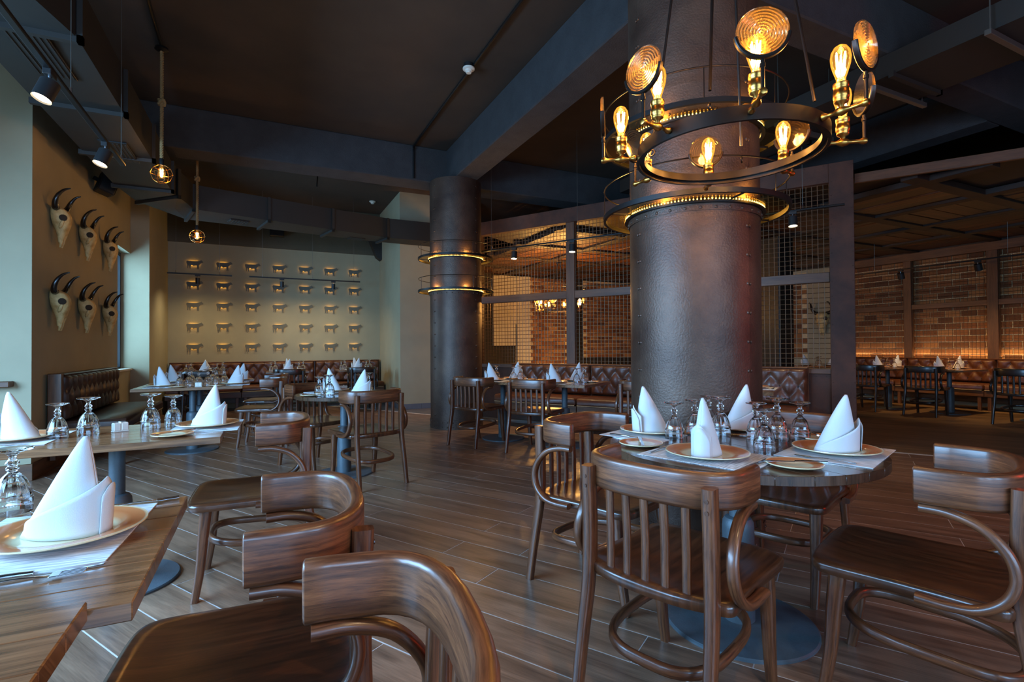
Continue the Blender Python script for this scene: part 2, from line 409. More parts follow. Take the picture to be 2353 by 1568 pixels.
    def prism(self, poly, z0, z1, M=None):
        """poly: list of (x, y), counter-clockwise, extruded along z"""
        n0 = len(self.v); n = len(poly)
        for z in (z0, z1):
            for (x, y) in poly:
                p = Vector((x, y, z)); self.v.append(tuple(M @ p if M else p))
        self.face([n0 + i for i in range(n)][::-1], [poly[i] for i in range(n)][::-1])
        self.face([n0 + n + i for i in range(n)], list(poly))
        for i in range(n):
            j = (i + 1) % n
            self.face((n0 + i, n0 + j, n0 + n + j, n0 + n + i), [(poly[i][0], z0), (poly[j][0], z0), (poly[j][0], z1), (poly[i][0], z1)])
        return self
    def grid(self, nu, nv, fn):
        n0 = len(self.v)
        for i in range(nu + 1):
            for j in range(nv + 1):
                self.v.append(tuple(fn(i / nu, j / nv)))
        for i in range(nu):
            for j in range(nv):
                a = n0 + i * (nv + 1) + j
                self.face((a, a + nv + 1, a + nv + 2, a + 1), [(i / nu, j / nv), ((i + 1) / nu, j / nv), ((i + 1) / nu, (j + 1) / nv), (i / nu, (j + 1) / nv)])
        return self
    def mesh(self, name, smooth=35):
        me = bpy.data.meshes.new(name)
        me.from_pydata(self.v, [], self.f); 
        uvl = me.uv_layers.new(name='UVMap')
        flat = []
        for f, u in zip(self.f, self.uv):
            flat += u if u else [(self.v[i][0] + self.v[i][2], self.v[i][1]) for i in f]
        uvl.data.foreach_set('uv', [c for p in flat for c in p])
        if any(self.tone):
            a = me.attributes.new('tone', 'FLOAT', 'FACE'); a.data.foreach_set('value', self.tone)
        if smooth:
            me.polygons.foreach_set('use_smooth', [True] * len(me.polygons))
            me.set_sharp_from_angle(angle=R(smooth))
        me.update()
        return me

def obj(name, geo, mat, parent=None, smooth=35):
    me = geo.mesh(name, smooth) if isinstance(geo, MB) else geo
    if mat and not me.materials:
        me.materials.append(MATS[mat])
    o = bpy.data.objects.new(name, me); COL.objects.link(o)
    if parent: o.parent = parent
    return o
def tag(o, label, cat, group=None, kind=None):
    o['label'] = label; o['category'] = cat
    if group: o['group'] = group
    if kind: o['kind'] = kind
    return o
def empty(name, loc=(0, 0, 0), rz=0.0):
    o = bpy.data.objects.new(name, None); COL.objects.link(o); o.location = loc; o.rotation_euler = (0, 0, rz); o.empty_display_size = .1
    return o
def thing(name, label, cat, loc=(0, 0, 0), rz=0.0, group=None):
    return tag(empty(name, loc, rz), label, cat, group)
def struct(name, geo, mat, parent=None, smooth=35):
    o = obj(name, geo, mat, parent, smooth)
    if not parent: o['kind'] = 'structure'
    return o
def copy_tree(o, parent=None):
    c = o.copy(); COL.objects.link(c); c.parent = parent
    for ch in o.children: copy_tree(ch, c)
    return c
def stuff(o):
    o['kind'] = 'stuff'; return o
def rsec(w, h, r, n=3):
    """rounded rectangle section"""
    out = []
    for (cx_, cy_, a0) in ((w / 2 - r, h / 2 - r, 0), (-w / 2 + r, h / 2 - r, 90), (-w / 2 + r, -h / 2 + r, 180), (w / 2 - r, -h / 2 + r, 270)):
        for i in range(n):
            a = R(a0 + 90 * i / (n - 1)); out.append((cx_ + r * math.cos(a), cy_ + r * math.sin(a)))
    return out
def spline(pts, n=8, closed=False):
    """Catmull-Rom through the points"""
    P = [Vector(p) for p in pts]; m = len(P); out = []
    rng = range(m) if closed else range(m - 1)
    for i in rng:
        p0 = P[(i - 1) % m] if closed or i > 0 else P[0] * 2 - P[1]
        p1 = P[i]; p2 = P[(i + 1) % m]
        p3 = P[(i + 2) % m] if closed or i + 2 < m else P[-1] * 2 - P[-2]
        for k in range(n):
            t = k / n
            out.append(.5 * ((2 * p1) + (p2 - p0) * t + (2 * p0 - 5 * p1 + 4 * p2 - p3) * t * t + (3 * p1 - p0 - 3 * p2 + p3) * t ** 3))
    if not closed: out.append(P[-1])
    return out
def RZ(h): return R(h) - PI / 2     # heading in degrees (from +X) -> z rotation, local +Y forward

# ================================================================== SETTING
CEIL = 4.11
def proj(p):
    q = Vector(p) - CAM0; w = q.dot(CF)
    if w < .05: return None
    return (CX + FPX * q.dot(CR) / w, CY - FPX * q.dot(CU) / w, w)
# ---- floor: grout bed with wood-look planks laid along the C direction
DLIM = 6.73
fl = MB(); fl.box(-5, 14, -5, 14, -.12, -.0015)
floor = struct('floor', fl, 'grout')
PW, PL = .2015, 1.2525
pm = MB().box(-.0984, .0984, -PL / 2 + .0022, PL / 2 - .0022, -.02, 0, .0012)
pm.uv = [[(u, v) for (u, v) in q] for q in pm.uv]
plank_mesh = pm.mesh('plank')
plank_mesh.materials.append(MATS['plank_tile'])
cands = []
for k in range(-24, 25):
    d0 = 2.038 + PW * k; dc = d0 + PW / 2
    c0 = 1.5376 if k % 2 == 0 else 1.9237
    for j in range(-9, 10):
        cc = c0 + PL * (j + .5)
        p = cd(cc, dc)
        if dc > 6.95 or p.x < -3.3 or p.x > 9 or p.y < -1.5 or p.y > 11.3: continue
        if dc > 6.73 and cc > 2.0: continue
        vis = 0
        for a in (-.6, -.3, 0, .3, .6):
            for b in (-.1, .1):
                q = proj(cd(cc + a, dc + b))
                if q and -20 < q[0] < 2373 and -20 < q[1] < 1590: vis += 1
        dist = proj(p)[2] if proj(p) else 99
        cands.append((0 if vis else 1, dist if vis else (p - CAM0).length, cc, dc))
cands.sort()
rest = MB()
for i, (hid, dist, cc, dc) in enumerate(cands):
    if i < 285 and not hid:
        o = obj('plank', plank_mesh, None, floor); o.location = cd(cc, dc); o.rotation_euler = (0, 0, ROTC + PI * (i % 2))
    else:
        rest.t = random.random()
        M = Matrix.Translation(cd(cc, dc)) @ Matrix.Rotation(ROTC, 4, 'Z')
        n = len(rest.uv); rest.box(-.0985, .0985, -PL / 2 + .0022, PL / 2 - .0022, -.02, 0, .0, M)
        rest.uv[n:] = [[(u + rest.t * 9, v + rest.t * 5) for (u, v) in q] for q in rest.uv[n:]]
stuff(obj('outer_planks', rest, 'plank_tile', floor))
def cdpoly(mb, pts, z0, z1):
    poly = [tuple(cd(c, d).xy) for (c, d) in pts]
    a = sum(poly[i][0] * poly[(i + 1) % len(poly)][1] - poly[(i + 1) % len(poly)][0] * poly[i][1] for i in range(len(poly)))
    mb.prism(poly if a > 0 else poly[::-1], z0, z1); return mb
g = MB()
for i in range(6):
    for j in range(4):
        c0_, d0_ = 4.6 + i * .6, 6.735 + j * .6
        cdpoly(g, [(c0_, d0_), (c0_ + .596, d0_), (c0_ + .596, d0_ + .596), (c0_, d0_ + .596)], -.02, .0)
stuff(obj('grey_tiles', g, 'grey_tile', floor))
o = obj('lounge_floor', cdpoly(MB(), [(-9, 6.94), (4.6, 6.94), (4.6, 20), (-9, 20)], -.02, .001), 'dark_floor', floor)
o.data.uv_layers[0].data.foreach_set('uv', [c for l in o.data.loops for c in (cd(0, 0).xy.dot(CV) + o.data.vertices[l.vertex_index].co.xy.dot(CV), o.data.vertices[l.vertex_index].co.xy.dot(DV))])

# ---- ceiling and beams
struct('ceiling', MB().box(-5, 14, -5, 14, CEIL, CEIL + .15), 'ceiling_paint')
b = MB().box(2.45, 2.80, -4, 7.28, 3.6, CEIL, .012); struct('ceiling_beam', b, 'concrete_dark')
b = MB().box(-1.9, 7.4, 7.28, 7.70, 3.6, CEIL, .012); struct('ceiling_beam', b, 'concrete_dark')
b = MB().box(2.80, 12, 2.44, 2.74, 3.6, CEIL, .012); struct('ceiling_beam', b, 'concrete_dark')
b = MB().box(7.1, 7.4, 2.74, 7.28, 3.6, CEIL, .012); struct('ceiling_beam', b, 'concrete_dark')
# ---- walls
XW = -1.88
struct('wall_left', MB().box(XW - .22, XW, 6.01, 8.99, 0, CEIL), 'wall_paint')
struct('wall_left_pillar', MB().box(-3.6, XW - .22, 6.01, 6.25, 0, CEIL), 'wall_paint')
struct('wall_left_sill', MB().box(XW - .3, XW, 8.99, 9.757, 0, .845), 'wall_paint')
struct('wall_left_lintel', MB().box(XW - .3, XW, 8.99, 9.757, 2.66, CEIL), 'wall_paint')
struct('wall_left_return', MB().box(XW - .5, -1.634, 9.757, 11.7, 0, CEIL), 'wall_paint')
YC = 11.476
struct('wall_back', MB().box(-1.634, 2.3, YC, YC + .2, 0, CEIL), 'wall_paint')
struct('trim_1', MB().box(-1.634, 2.3, YC - .05, YC, 3.2, CEIL), 'soffit_paint')
struct('wall_back_pier', MB().box(2.3, 3.9, 9.58, 11.7, 0, CEIL), 'wall_paint')
struct('wall_lounge_back', MB().box(3.9, 12.4, 12.0, 12.2, 0, CEIL), 'dark_paint')
struct('wall_front', MB().box(-3.6, -2.2, -4.2, -4.0, 0, CEIL).box(4.6, 12.4, -4.2, -4.0, 0, CEIL).box(-2.2, 4.6, -4.2, -4.0, 0, .6).box(-2.2, 4.6, -4.2, -4.0, 2.4, CEIL), 'dark_paint')
struct('wall_left_window_side', MB().box(-3.6, -3.4, -4.2, -.3, 0, CEIL).box(-3.6, -3.4, 5.5, 6.01, 0, CEIL).box(-3.6, -3.4, -.3, 5.5, 0, .6).box(-3.6, -3.4, -.3, 5.5, 2.3, CEIL), 'wall_paint')
# baseboards
struct('baseboard_left', MB().box(XW - .05, XW + .015, 6.01 - .02, 8.99, 0, .15, .003).box(-3.4, XW + .015, 6.01 - .021, 6.005, 0, .15, .003), 'bench_wood')
bb = MB()
for i in range(4):
    bb.box(2.3 + i * .4, 2.3 + i * .4 + .397, 9.565, 9.58, 0, .1, .002)
for i in range(5):
    bb.box(2.285, 2.3, 9.58 + i * .38, 9.58 + i * .38 + .377, 0, .1, .002)
struct('baseboard_back', bb, 'grey_tile')
# far window
w = struct('window_1', MB().box(-2.06, -2.0, 8.99, 9.03, .845, 2.66).box(-2.06, -2.0, 9.717, 9.757, .845, 2.66).box(-2.06, -2.0, 9.03, 9.717, .845, .9).box(-2.06, -2.0, 9.03, 9.717, 2.6, 2.66), 'window_frame')
obj('pane', MB().box(-2.035, -2.03, 9.03, 9.717, .9, 2.6), 'window_glass', w)
obj('window_sill', MB().box(-2.0, XW + .03, 8.995, 9.757, .845, .875, .004), 'pale_paint', w)
tag(obj('street_sign', MB().box(-3.4, -3.3, 11.0, 13.4, -.004, 2.9, .02), 'pink_outside'), 'pink lit shop front seen through the narrow far window', 'sign')

# ---- riveted steel columns
def cylpt(r, a, z): return Vector((r * math.cos(a), r * math.sin(a), z))
def rivet(mb, r, a, z, s=.0105):
    M = Matrix.Rotation(a, 4, 'Z') @ Matrix.Translation((r, 0, z)) @ Matrix.Rotation(PI / 2, 4, 'Y')
    mb.lathe([(s, -.001), (s * .85, s * .35), (s * .45, s * .6), (0, s * .68)], 6, M)
def column(label, x, y, r, face, top):
    """face: angle (deg) of the direction to the camera"""
    t = thing('steel_column', label, 'column', (x, y, 0))
    seams = [R(face - 52), R(face + 50), R(face + 170)]
    for (z0, z1, nm) in ((0, 2.0, 'lower_plate'), (2.0, 2.48, 'middle_plate'), (2.48, top, 'upper_plate')):
        for i in range(3):
            a0, a1 = seams[i], seams[(i + 1) % 3]
            if a1 < a0: a1 += 2 * PI
            n = 24; mb = MB(); rr = r + (.0 if i else .003)
            def fn(u, v, a0=a0, a1=a1, rr=rr, z0=z0, z1=z1):
                return cylpt(rr, a0 + (a1 - a0) * u, z0 + .004 + (z1 - z0 - .006) * v)
            mb.grid(n, 1, fn); obj(nm, mb, 'column_steel', t)
    for (z0, z1) in ((1.93, 2.0), (2.48, 2.56), (0.0, .13)):
        mb = MB(); mb.lathe([(r + .002, z0), (r + .0075, z0), (r + .0075, z1), (r + .002, z1)], 64); obj('band', mb, 'column_steel', t)
    rv = MB()
    for a in seams:
        for k in range(24):
            z = .2 + k * .165
            if z > top - .05: break
            for da in (-1, 1): rivet(rv, r + .003, a + da * .028, z)
    for zz in (1.945, 1.985, 2.5, 2.54, .1, .035):
        for k in range(30): rivet(rv, r + .0075, 2 * PI * k / 30 + .05, zz)
    stuff(obj('rivets', rv, 'column_steel', t))
    return t
COLN = (2.45, 2.42, .389); COLF = (2.57, 7.22, .381)
column('wide dark riveted steel column behind the round table in front', COLN[0], COLN[1], COLN[2], math.degrees(math.atan2(-COLN[1], -COLN[0])), CEIL)
column('slimmer-looking distant riveted steel column under the beam crossing', COLF[0], COLF[1], COLF[2], math.degrees(math.atan2(-COLF[1], -COLF[0])), 3.6)
def ring_light(label, x, y, rc, z):
    t = thing('ring_light', label, 'lamp', (x, y, z), R(40))
    ro = .553
    obj('rim', MB().lathe([(ro - .014, -.010), (ro + .004, -.010), (ro + .004, .018), (ro - .014, .018), (ro - .014, -.010)], 72), 'black_metal', t)
    obj('glass_disc', MB().lathe([(rc + .028, 0), (ro - .013, 0), (ro - .013, .005), (rc + .028, .005), (rc + .028, 0)], 64), 'ring_glass', t)
    obj('collar', MB().lathe([(rc + .010, -.022), (rc + .032, -.022), (rc + .032, -.014), (rc + .010, -.014), (rc + .010, -.022)], 64), 'black_metal', t)
    obj('led_tape', MB().lathe([(rc + .012, -.012), (rc + .020, -.012), (rc + .020, .006), (rc + .012, .006), (rc + .012, -.012)], 64), 'black_metal', t)
    lb = MB()
    for k in range(130):
        a = 2 * PI * k / 130; lb.lathe([(0, -.0036), (.0036, -.0015), (.0036, .0015), (0, .0036)], 6, Matrix.Translation(cylpt(rc + .024, a, -.003)))
    stuff(obj('led_beads', lb, 'led_strip', t))
    hoop = [cylpt(ro - .004, 2 * PI * k / 72, .185) for k in range(72)]
    obj('hoop', MB().tube(hoop, .0045, 6, closed=True), 'bronze_ring', t)
    for k in range(8):
        a = 2 * PI * k / 8 + .2
        obj('rod', MB().tube([cylpt(ro - .004, a, .018), cylpt(ro - .004, a, .185)], .003, 5), 'bronze_ring', t)
    for k in range(4):
        a = 2 * PI * k / 4 + .6
        obj('bracket', MB().tube([cylpt(rc + .008, a, -.004), cylpt(ro - .012, a, -.004)], .006, 5), 'black_metal', t)
    for k in range(5):
        d = bpy.data.lights.new('led_glow', 'POINT'); d.energy = 2.2; d.color = (1, .56, .14); d.shadow_soft_size = .03
        o = bpy.data.objects.new('led_glow', d); COL.objects.link(o); o.parent = t; o.location = cylpt(rc + .045, 2 * PI * k / 5 + .3, .03)
    return t
for (nm, c) in (('wide front column', COLN), ('distant column', COLF)):
    ring_light('lower glowing glass ring light around the ' + nm, *c, 1.99)
    ring_light('upper glowing glass ring light around the ' + nm, *c, 2.47)

# ---- mesh partition (plane D = 7)
PD = 7.0
def cdbox(mb, c0, c1, d0, d1, z0, z1, bev=.004):
    """box in the (C, D) frame"""
    M = Matrix(((DV.x, CV.x, 0, 0), (DV.y, CV.y, 0, 0), (0, 0, 1, 0), (0, 0, 0, 1)))
    return mb.box(d0, d1, c0, c1, z0, z1, bev, M)
def wires(c0, c1, z0, z1, pitch, r, place):
    """square mesh of thin wires; place(c, z) -> point"""
    mb = MB()
    n = int((c1 - c0) / pitch)
    for i in range(n + 1):
        c = c0 + (c1 - c0) * i / max(n, 1); mb.tube([place(c, z0), place(c, z1)], r, 4, cap=False, up=(1, 0, 0))
    m = int((z1 - z0) / pitch)
    for i in range(m + 1):
        z = z0 + (z1 - z0) * i / max(m, 1); mb.tube([place(c0, z, .004), place(c1, z, .004)], r, 4, cap=False)
    return mb
pt = thing('mesh_partition', 'brown riveted metal partition with wire mesh panels behind the tufted bench', 'partition')
for (c0, c1) in ((3.36, 3.50), (5.1, 5.24), (1.55, 1.69)):
    obj('post', cdbox(MB(), c0, c1, PD - .05, PD + .05, 0, 3.06), 'frame_wood', pt)
obj('end_post', cdbox(MB(), -.13, .11, PD - .07, PD + .10, 0, 3.26), 'rust_steel', pt)
obj('top_beam', cdbox(MB(), .11, 5.3, PD - .07, PD + .05, 3.04, 3.26), 'rust_steel', pt)
bays = ((.11, 1.55), (1.69, 3.36), (3.50, 5.1))
for (c0, c1) in bays:
    obj('rail', cdbox(MB(), c0, c1, PD - .045, PD + .045, 1.895, 2.01), 'frame_wood', pt)
    obj('sill_rail', cdbox(MB(), c0, c1, PD - .05, PD + .05, .83, .89), 'frame_wood', pt)
    obj('lower_panel', cdbox(MB(), c0, c1, PD - .03, PD + .03, 0, .83), 'rust_steel', pt)
    for (z0, z1) in ((.89, 1.895), (2.01, 3.04)):
        stuff(obj('wire_mesh', wires(c0, c1, z0, z1, .056, .004, lambda c, z, e=0: cd(c, PD - .01 + e, z)), 'mesh_wire', pt, 0))
rv = MB()
def drivet(mb, c, d, z, s=.009):
    M = Matrix.Translation(cd(c, d, z)) @ Matrix.Rotation(math.atan2(-DV.y, -DV.x), 4, 'Z') @ Matrix.Rotation(PI / 2, 4, 'Y')
    mb.lathe([(s, -.001), (s * .8, s * .4), (0, s * .65)], 6, M)
for k in range(20):
    for c in (-.115, .09): drivet(rv, c, PD - .07, .08 + k * .165)
for k in range(27):
    for z in (3.06, 3.24): drivet(rv, .16 + k * .19, PD - .07, z)
for k in range(8): drivet(rv, .16 + k * .1, PD - .03, .8)
stuff(obj('rivets', rv, 'rust_steel', pt))

# ---- lounge on the right: brick wall, mesh frames, plank ceiling
def brick_wall(name, x0, x1, z0, z1, place, bl=.25, bh=.12, gap=.016, depth=.02, limit=300, jitter=.004):
    """place: Matrix taking local (x along, y out, z up) into the world; returns the mortar wall with brick children"""
    base = MB().box(x0, x1, -.15, 0, z0, z1, 0, place)
    w = struct(name, base, 'mortar')
    bm = MB().box(-bl / 2 + gap / 2, bl / 2 - gap / 2, -.005, depth, -bh / 2 + gap / 2, bh / 2 - gap / 2, .004).mesh('brick'); bm.materials.append(MATS['brick'])
    n = 0; rest = MB()
    rows = int((z1 - z0) / bh); cols = int((x1 - x0) / bl)
    for r in range(rows):
        z = z0 + bh * (r + .5)
        for c in range(cols + 1):
            x = x0 + bl * (c + (.5 if r % 2 else 0.0))
            if x - bl / 2 < x0 - .01 or x + bl / 2 > x1 + .01: continue
            j = random.uniform(-jitter, jitter)
            if n < limit:
                o = obj('brick', bm, None, w); o.matrix_world = place @ Matrix.Translation((x, j, z)); n += 1
            else:
                rest.t = random.random()
                rest.box(x - bl / 2 + gap / 2, x + bl / 2 - gap / 2, -.005, depth + j, z - bh / 2 + gap / 2, z + bh / 2 - gap / 2, .004, place)
    if rest.v: stuff(obj('outer_bricks', rest, 'brick', w))
    return w
MX = lambda x: Matrix(((0, -1, 0, x), (-1, 0, 0, 0), (0, 0, 1, 0), (0, 0, 0, 1)))      # wall facing -X; local x runs along -Y
XR = 12.0
wr = brick_wall('wall_right', -7.32, -3.05, .85, 2.95, MX(XR), limit=290)
struct('wall_right_lower', MB().box(XR, XR + .3, -4.2, 12.2, 0, .85).box(XR, XR + .3, -4.2, 3.05, .85, CEIL).box(XR, XR + .3, 3.05, 12.2, 2.95, CEIL).box(XR, XR + .2, 7.32, 8.15, .85, 2.95), 'wall_paint')
brick_wall('wall_right_far', -11.9, -8.15, .85, 2.95, MX(XR), limit=60)
MY = lambda y: Matrix(((1, 0, 0, 0), (0, -1, 0, y), (0, 0, 1, 0), (0, 0, 0, 1)))       # wall facing -Y
brick_wall('wall_lounge_brick', 6.28, 7.55, 0.4, 3.0, MY(11.98), limit=130, bh=.1)
brick_wall('wall_lounge_brick_right', 8.0, 11.9, 0.85, 3.0, MY(11.98), limit=120, bh=.1)
struct('wall_lounge_pale', MB().box(5.25, 6.28, 11.9, 12.0, 1.75, 3.0).box(5.9, 6.28, 11.86, 12.0, 0, 3.0).box(5.25, 5.86, 11.9, 12.0, 1.2, 1.75), 'pale_paint')
fr = thing('mesh_screen', 'dark framed wire mesh screen over the brick wall on the right', 'screen')
for (y0, y1) in ((5.83, 5.97), (4.46, 4.62), (3.05, 3.15), (7.18, 7.32)):
    obj('post', MB().box(XR - .16, XR - .06, y0, y1, .85, 2.97, .004), 'frame_wood', fr)
obj('top_rail', MB().box(XR - .17, XR - .06, 3.05, 7.32, 2.86, 3.02, .004), 'frame_wood', fr)
for (y0, y1) in ((5.97, 7.18), (4.62, 5.83), (3.15, 4.46)):
    obj('rail', MB().box(XR - .15, XR - .07, y0, y1, 1.87, 1.97, .004), 'frame_wood', fr)
    for (z0, z1) in ((.88, 1.87), (1.97, 2.86)):
        stuff(obj('wire_mesh', wires(y0, y1, z0, z1, .06, .003, lambda c, z, e=0: Vector((XR - .11 + e, c, z))), 'mesh_wire', fr, 0))
# cove light behind the bench that grazes the bricks
cv = tag(obj('cove_light', MB().box(XR - .035, XR - .005, 3.1, 7.3, .875, .888), 'cove_led'), 'hidden warm strip light washing up the brick wall behind the bench', 'lamp')
area('cove_wash', (XR - .07, 5.2, .93), (XR + .02, 5.2, 2.1), 4.1, .04, 6, (1, .60, .24))

# plank ceiling of the lounge: ribs and boards, edge along C
ZW = 3.03
pc = struct('ceiling_lounge', cdpoly(MB(), [(-6, 7.08), (5.15, 7.08), (5.15, 16), (-6, 16)], ZW + .06, ZW + .10), 'ceiling_rib_wood')
obj('fascia', cdbox(MB(), -6, -.14, 7.05, 7.09, ZW - .01, ZW + .10), 'frame_wood', pc)
def dof(x, y): return DV.x * x + DV.y * y
RIB, BAY = .17, 1.27
for i in range(0, 8):
    x = 4.3 + BAY * i
    y0 = max(-1.5, (7.1 - DV.x * x) / DV.y + .05); y1 = 11.9
    if y1 - y0 > .3 and x < 12: obj('rib', MB().box(x - RIB / 2, x + RIB / 2, y0 + .1, y1, ZW - .02, ZW + .05, .004), 'ceiling_rib_wood', pc)
for j in range(0, 11):
    y = -.6 + BAY * j
    x0 = max(4.0, (7.1 - DV.y * y) / DV.x + .05); x1 = 11.95
    if x1 - x0 > .3 and y < 12: obj('rib', MB().box(x0 + .1, x1, y - RIB / 2, y + RIB / 2, ZW - .018, ZW + .05, .004), 'ceiling_rib_wood', pc)
NB = 4
wdt = (BAY - RIB) / NB
bmA = MB().box(-wdt / 2 + .006, wdt / 2 - .006, -(BAY - RIB) / 2, (BAY - RIB) / 2, 0, .02, .003).mesh('board'); bmA.materials.append(MATS['ceiling_wood'])
cells = []
for i in range(-1, 8):
    for j in range(-1, 11):
        xc, yc = 4.3 + BAY * (i + .5), -.6 + BAY * (j + .5)
        if dof(xc - .55, yc - .55) < 7.08 and dof(xc, yc) < 7.75: continue
        if xc > 11.9 or yc > 11.9 or xc < 3.9 or yc < .2: continue
        cells.append(((Vector((xc, yc, 3)) - CAM0).length, i, j, xc, yc))
cells.sort(); nb = 0
restc = MB()
for (dd, i, j, xc, yc) in cells:
    for k in range(NB):
        off = -(BAY - RIB) / 2 + wdt * (k + .5); zz = ZW + .012 + random.uniform(-.006, .012)
        if (i + j) % 2: loc, rz = (xc + off, yc, zz), 0
        else: loc, rz = (xc, yc + off, zz), PI / 2
        if dof(loc[0], loc[1]) < 7.2: continue
        if nb < 280:
            o = obj('board', bmA, None, pc); o.location = loc; o.rotation_euler = (0, 0, rz + PI * random.randint(0, 1)); nb += 1

# ---- air ducts
def duct(label, pts, w, z0, z1, grilles=(), flange=1.15):
    """pts: polyline of the left/right bottom edges [(left, right), ...] in plan"""
    t = thing('air_duct', label, 'duct')
    for i in range(len(pts) - 1):
        (l0, r0), (l1, r1) = pts[i], pts[i + 1]
        L0, R0, L1, R1 = map(Vector, (l0, r0, l1, r1))
        n = max(1, round((R1 - R0).length / flange))
        for k in range(n):
            a, b_ = k / n, (k + 1) / n
            q = [L0.lerp(L1, a), R0.lerp(R1, a), R0.lerp(R1, b_), L0.lerp(L1, b_)]
            poly = [tuple(p) for p in q]
            ar = sum(poly[m][0] * poly[(m + 1) % 4][1] - poly[(m + 1) % 4][0] * poly[m][1] for m in range(4))
            if ar < 0: poly = poly[::-1]
            mb = MB(); mb.prism(poly, z0, z1)
            # cross-broken underside: slight pyramid
            c = (q[0] + q[1] + q[2] + q[3]) / 4; n0 = len(mb.v)
            for p in poly: mb.v.append((p[0], p[1], z0 - .001))
            mb.v.append((c.x, c.y, z0 - .016))
            for m in range(4): mb.face((n0 + (m + 1) % 4, n0 + m, n0 + 4))
            obj('duct_section', mb, 'duct_paint', t, 5)
            e0, e1 = q[0], q[1]
            dirv = (e1 - e0).normalized(); nv = Vector((-dirv.y, dirv.x)) * .02
            ex = dirv * .03
            pl = [e0 - ex - nv, e1 + ex - nv, e1 + ex + nv, e0 - ex + nv]
            pl = [tuple(p) for p in pl]
            obj('flange', MB().prism(pl, z0 - .035, z0 + .01).prism([tuple(e1 - nv), tuple(e1 + ex - nv), tuple(e1 + ex + nv), tuple(e1 + nv)], z0 - .035, z1), 'duct_paint', t, 5)
    for (cx_, cy_, lx, ly, rz) in grilles:
        M = Matrix.Translation((cx_, cy_, z0 - .012)) @ Matrix.Rotation(rz, 4, 'Z')
        gr = obj('grille', MB().box(-lx, lx, -ly, ly, -.012, .0, .002, M), 'black_plastic', t)
        for k in range(7):
            x = -lx + 2 * lx * (k + .5) / 7
            obj('louvre', MB().box(x - .006, x + .006, -ly * .9, ly * .9, -.018, -.011, 0, M), 'duct_paint', gr)
    return t
ZD = 3.1
duct('dark painted air duct hanging over the skull wall on the left',
     [((-1.60, 1.7), (-1.19, 1.7)), ((-1.60, 3.46), (-1.19, 3.46)), ((-1.60, 4.0), (-1.04, 4.0)), ((-1.58, 7.4), (-1.02, 7.4)), ((-1.5, 8.1), (-1.0, 7.6))],
     .6, ZD, ZD + .36, grilles=((-1.30, 4.3, .11, .30, 0), (-1.26, 6.1, .11, .28, 0)))
duct('dark painted air duct crossing above the cow silhouette wall',
     [((-1.49, 8.14), (-.98, 7.63)), ((-1.05, 8.95), (-.88, 8.26)), ((1.85, 9.45), (1.95, 9.02)), ((3.2, 9.5), (3.2, 9.02))], .8, ZD, ZD + .34,
     grilles=((-.35, 8.72, .13, .11, .28), (1.45, 9.25, .13, .1, .2)))
duct('wide dark air duct under the ceiling at the upper right', [((4.66, -2.0), (5.35, -2.0)), ((4.66, 2.4), (5.35, 2.4)), ((4.66, 6.0), (5.35, 6.0))], .7, 3.40, 3.58)
for yy in (1.75, 2.55, 3.4):
    t = thing('duct_hanger', {1.75: 'perforated steel hanger bar under the right duct, closest to the right picture edge', 2.55: 'middle perforated steel hanger bar under the right duct', 3.4: 'perforated steel hanger bar under the right duct, behind the chandelier'}[yy], 'bracket')
    obj('bar', MB().box(4.56, 5.45, yy - .02, yy + .02, 3.335, 3.375, .003), 'steel_wire', t)
    for x in (4.6, 5.41):
        obj('threaded_rod', MB().tube([(x, yy, 3.375), (x, yy, CEIL)], .005, 6, up=(1, 0, 0)), 'steel_wire', t)

_pl = [ony(x_, y_, 11.3) for (x_, y_) in ((845, 545), (886, 545), (886, 588), (874, 600), (864, 592))]
tag(obj('duct_outlet', MB().prism([(q.x, q.z) for q in _pl][::-1], -.09, .09, Matrix.Translation((0, 11.3, 0)) @ Matrix(((1, 0, 0, 0), (0, 0, -1, 0), (0, 1, 0, 0), (0, 0, 0, 1)))), 'duct_paint', smooth=5), 'dark angular duct outlet in the corner right of the cow silhouettes', 'duct')
# ---- conduits, detectors, speakers
def conduit(label, pts, r=.014):
    return tag(obj('conduit', MB().tube(spline(pts, 4), r, 8, up=(.3, .2, .9)), 'black_metal'), label, 'pipe')
conduit('dark conduit running along the ceiling to the smoke detector and down the beam', [(2.0, -2, CEIL - .02), (1.96, 3, CEIL - .02), (1.95, 6.9, CEIL - .02), (1.95, 7.23, CEIL - .06), (1.95, 7.262, CEIL - .12), (1.95, 7.262, 3.62)])
conduit('dark conduit on the ceiling leading to the nearer rope pendant', [(-.89, 5.89, CEIL - .02), (-.86, 4.6, CEIL - .02), (-.8, 2.0, CEIL - .02)])
conduit('dark conduit crossing the ceiling at the upper left', [(-.75, 4.0, CEIL - .02), (.75, 4.02, CEIL - .02)])
conduit('thin dark conduit on the ceiling beyond the cross beam', [(-.6, 8.6, CEIL - .02), (.6, 8.6, CEIL - .02), (.75, 8.6, CEIL - .12), (.75, 8.6, 3.72)], .01)
tag(obj('junction_box', MB().box(.72, .82, 3.97, 4.07, CEIL - .06, CEIL, .006), 'black_plastic'), 'small dark junction box on the ceiling at the upper left', 'box')
def detector(label, x, y, z=CEIL):
    t = thing('smoke_detector', label, 'smoke detector', (x, y, z))
    obj('base_plate', MB().lathe([(0, 0), (.062, 0), (.062, -.014), (.045, -.022), (0, -.022)], 24), 'detector_white', t)
    obj('sensor_dome', MB().lathe([(.04, -.022), (.038, -.036), (.028, -.040), (.027, -.052), (.0, -.056)], 20), 'detector_white', t)
p = at(1077, 158, CEIL - .05)
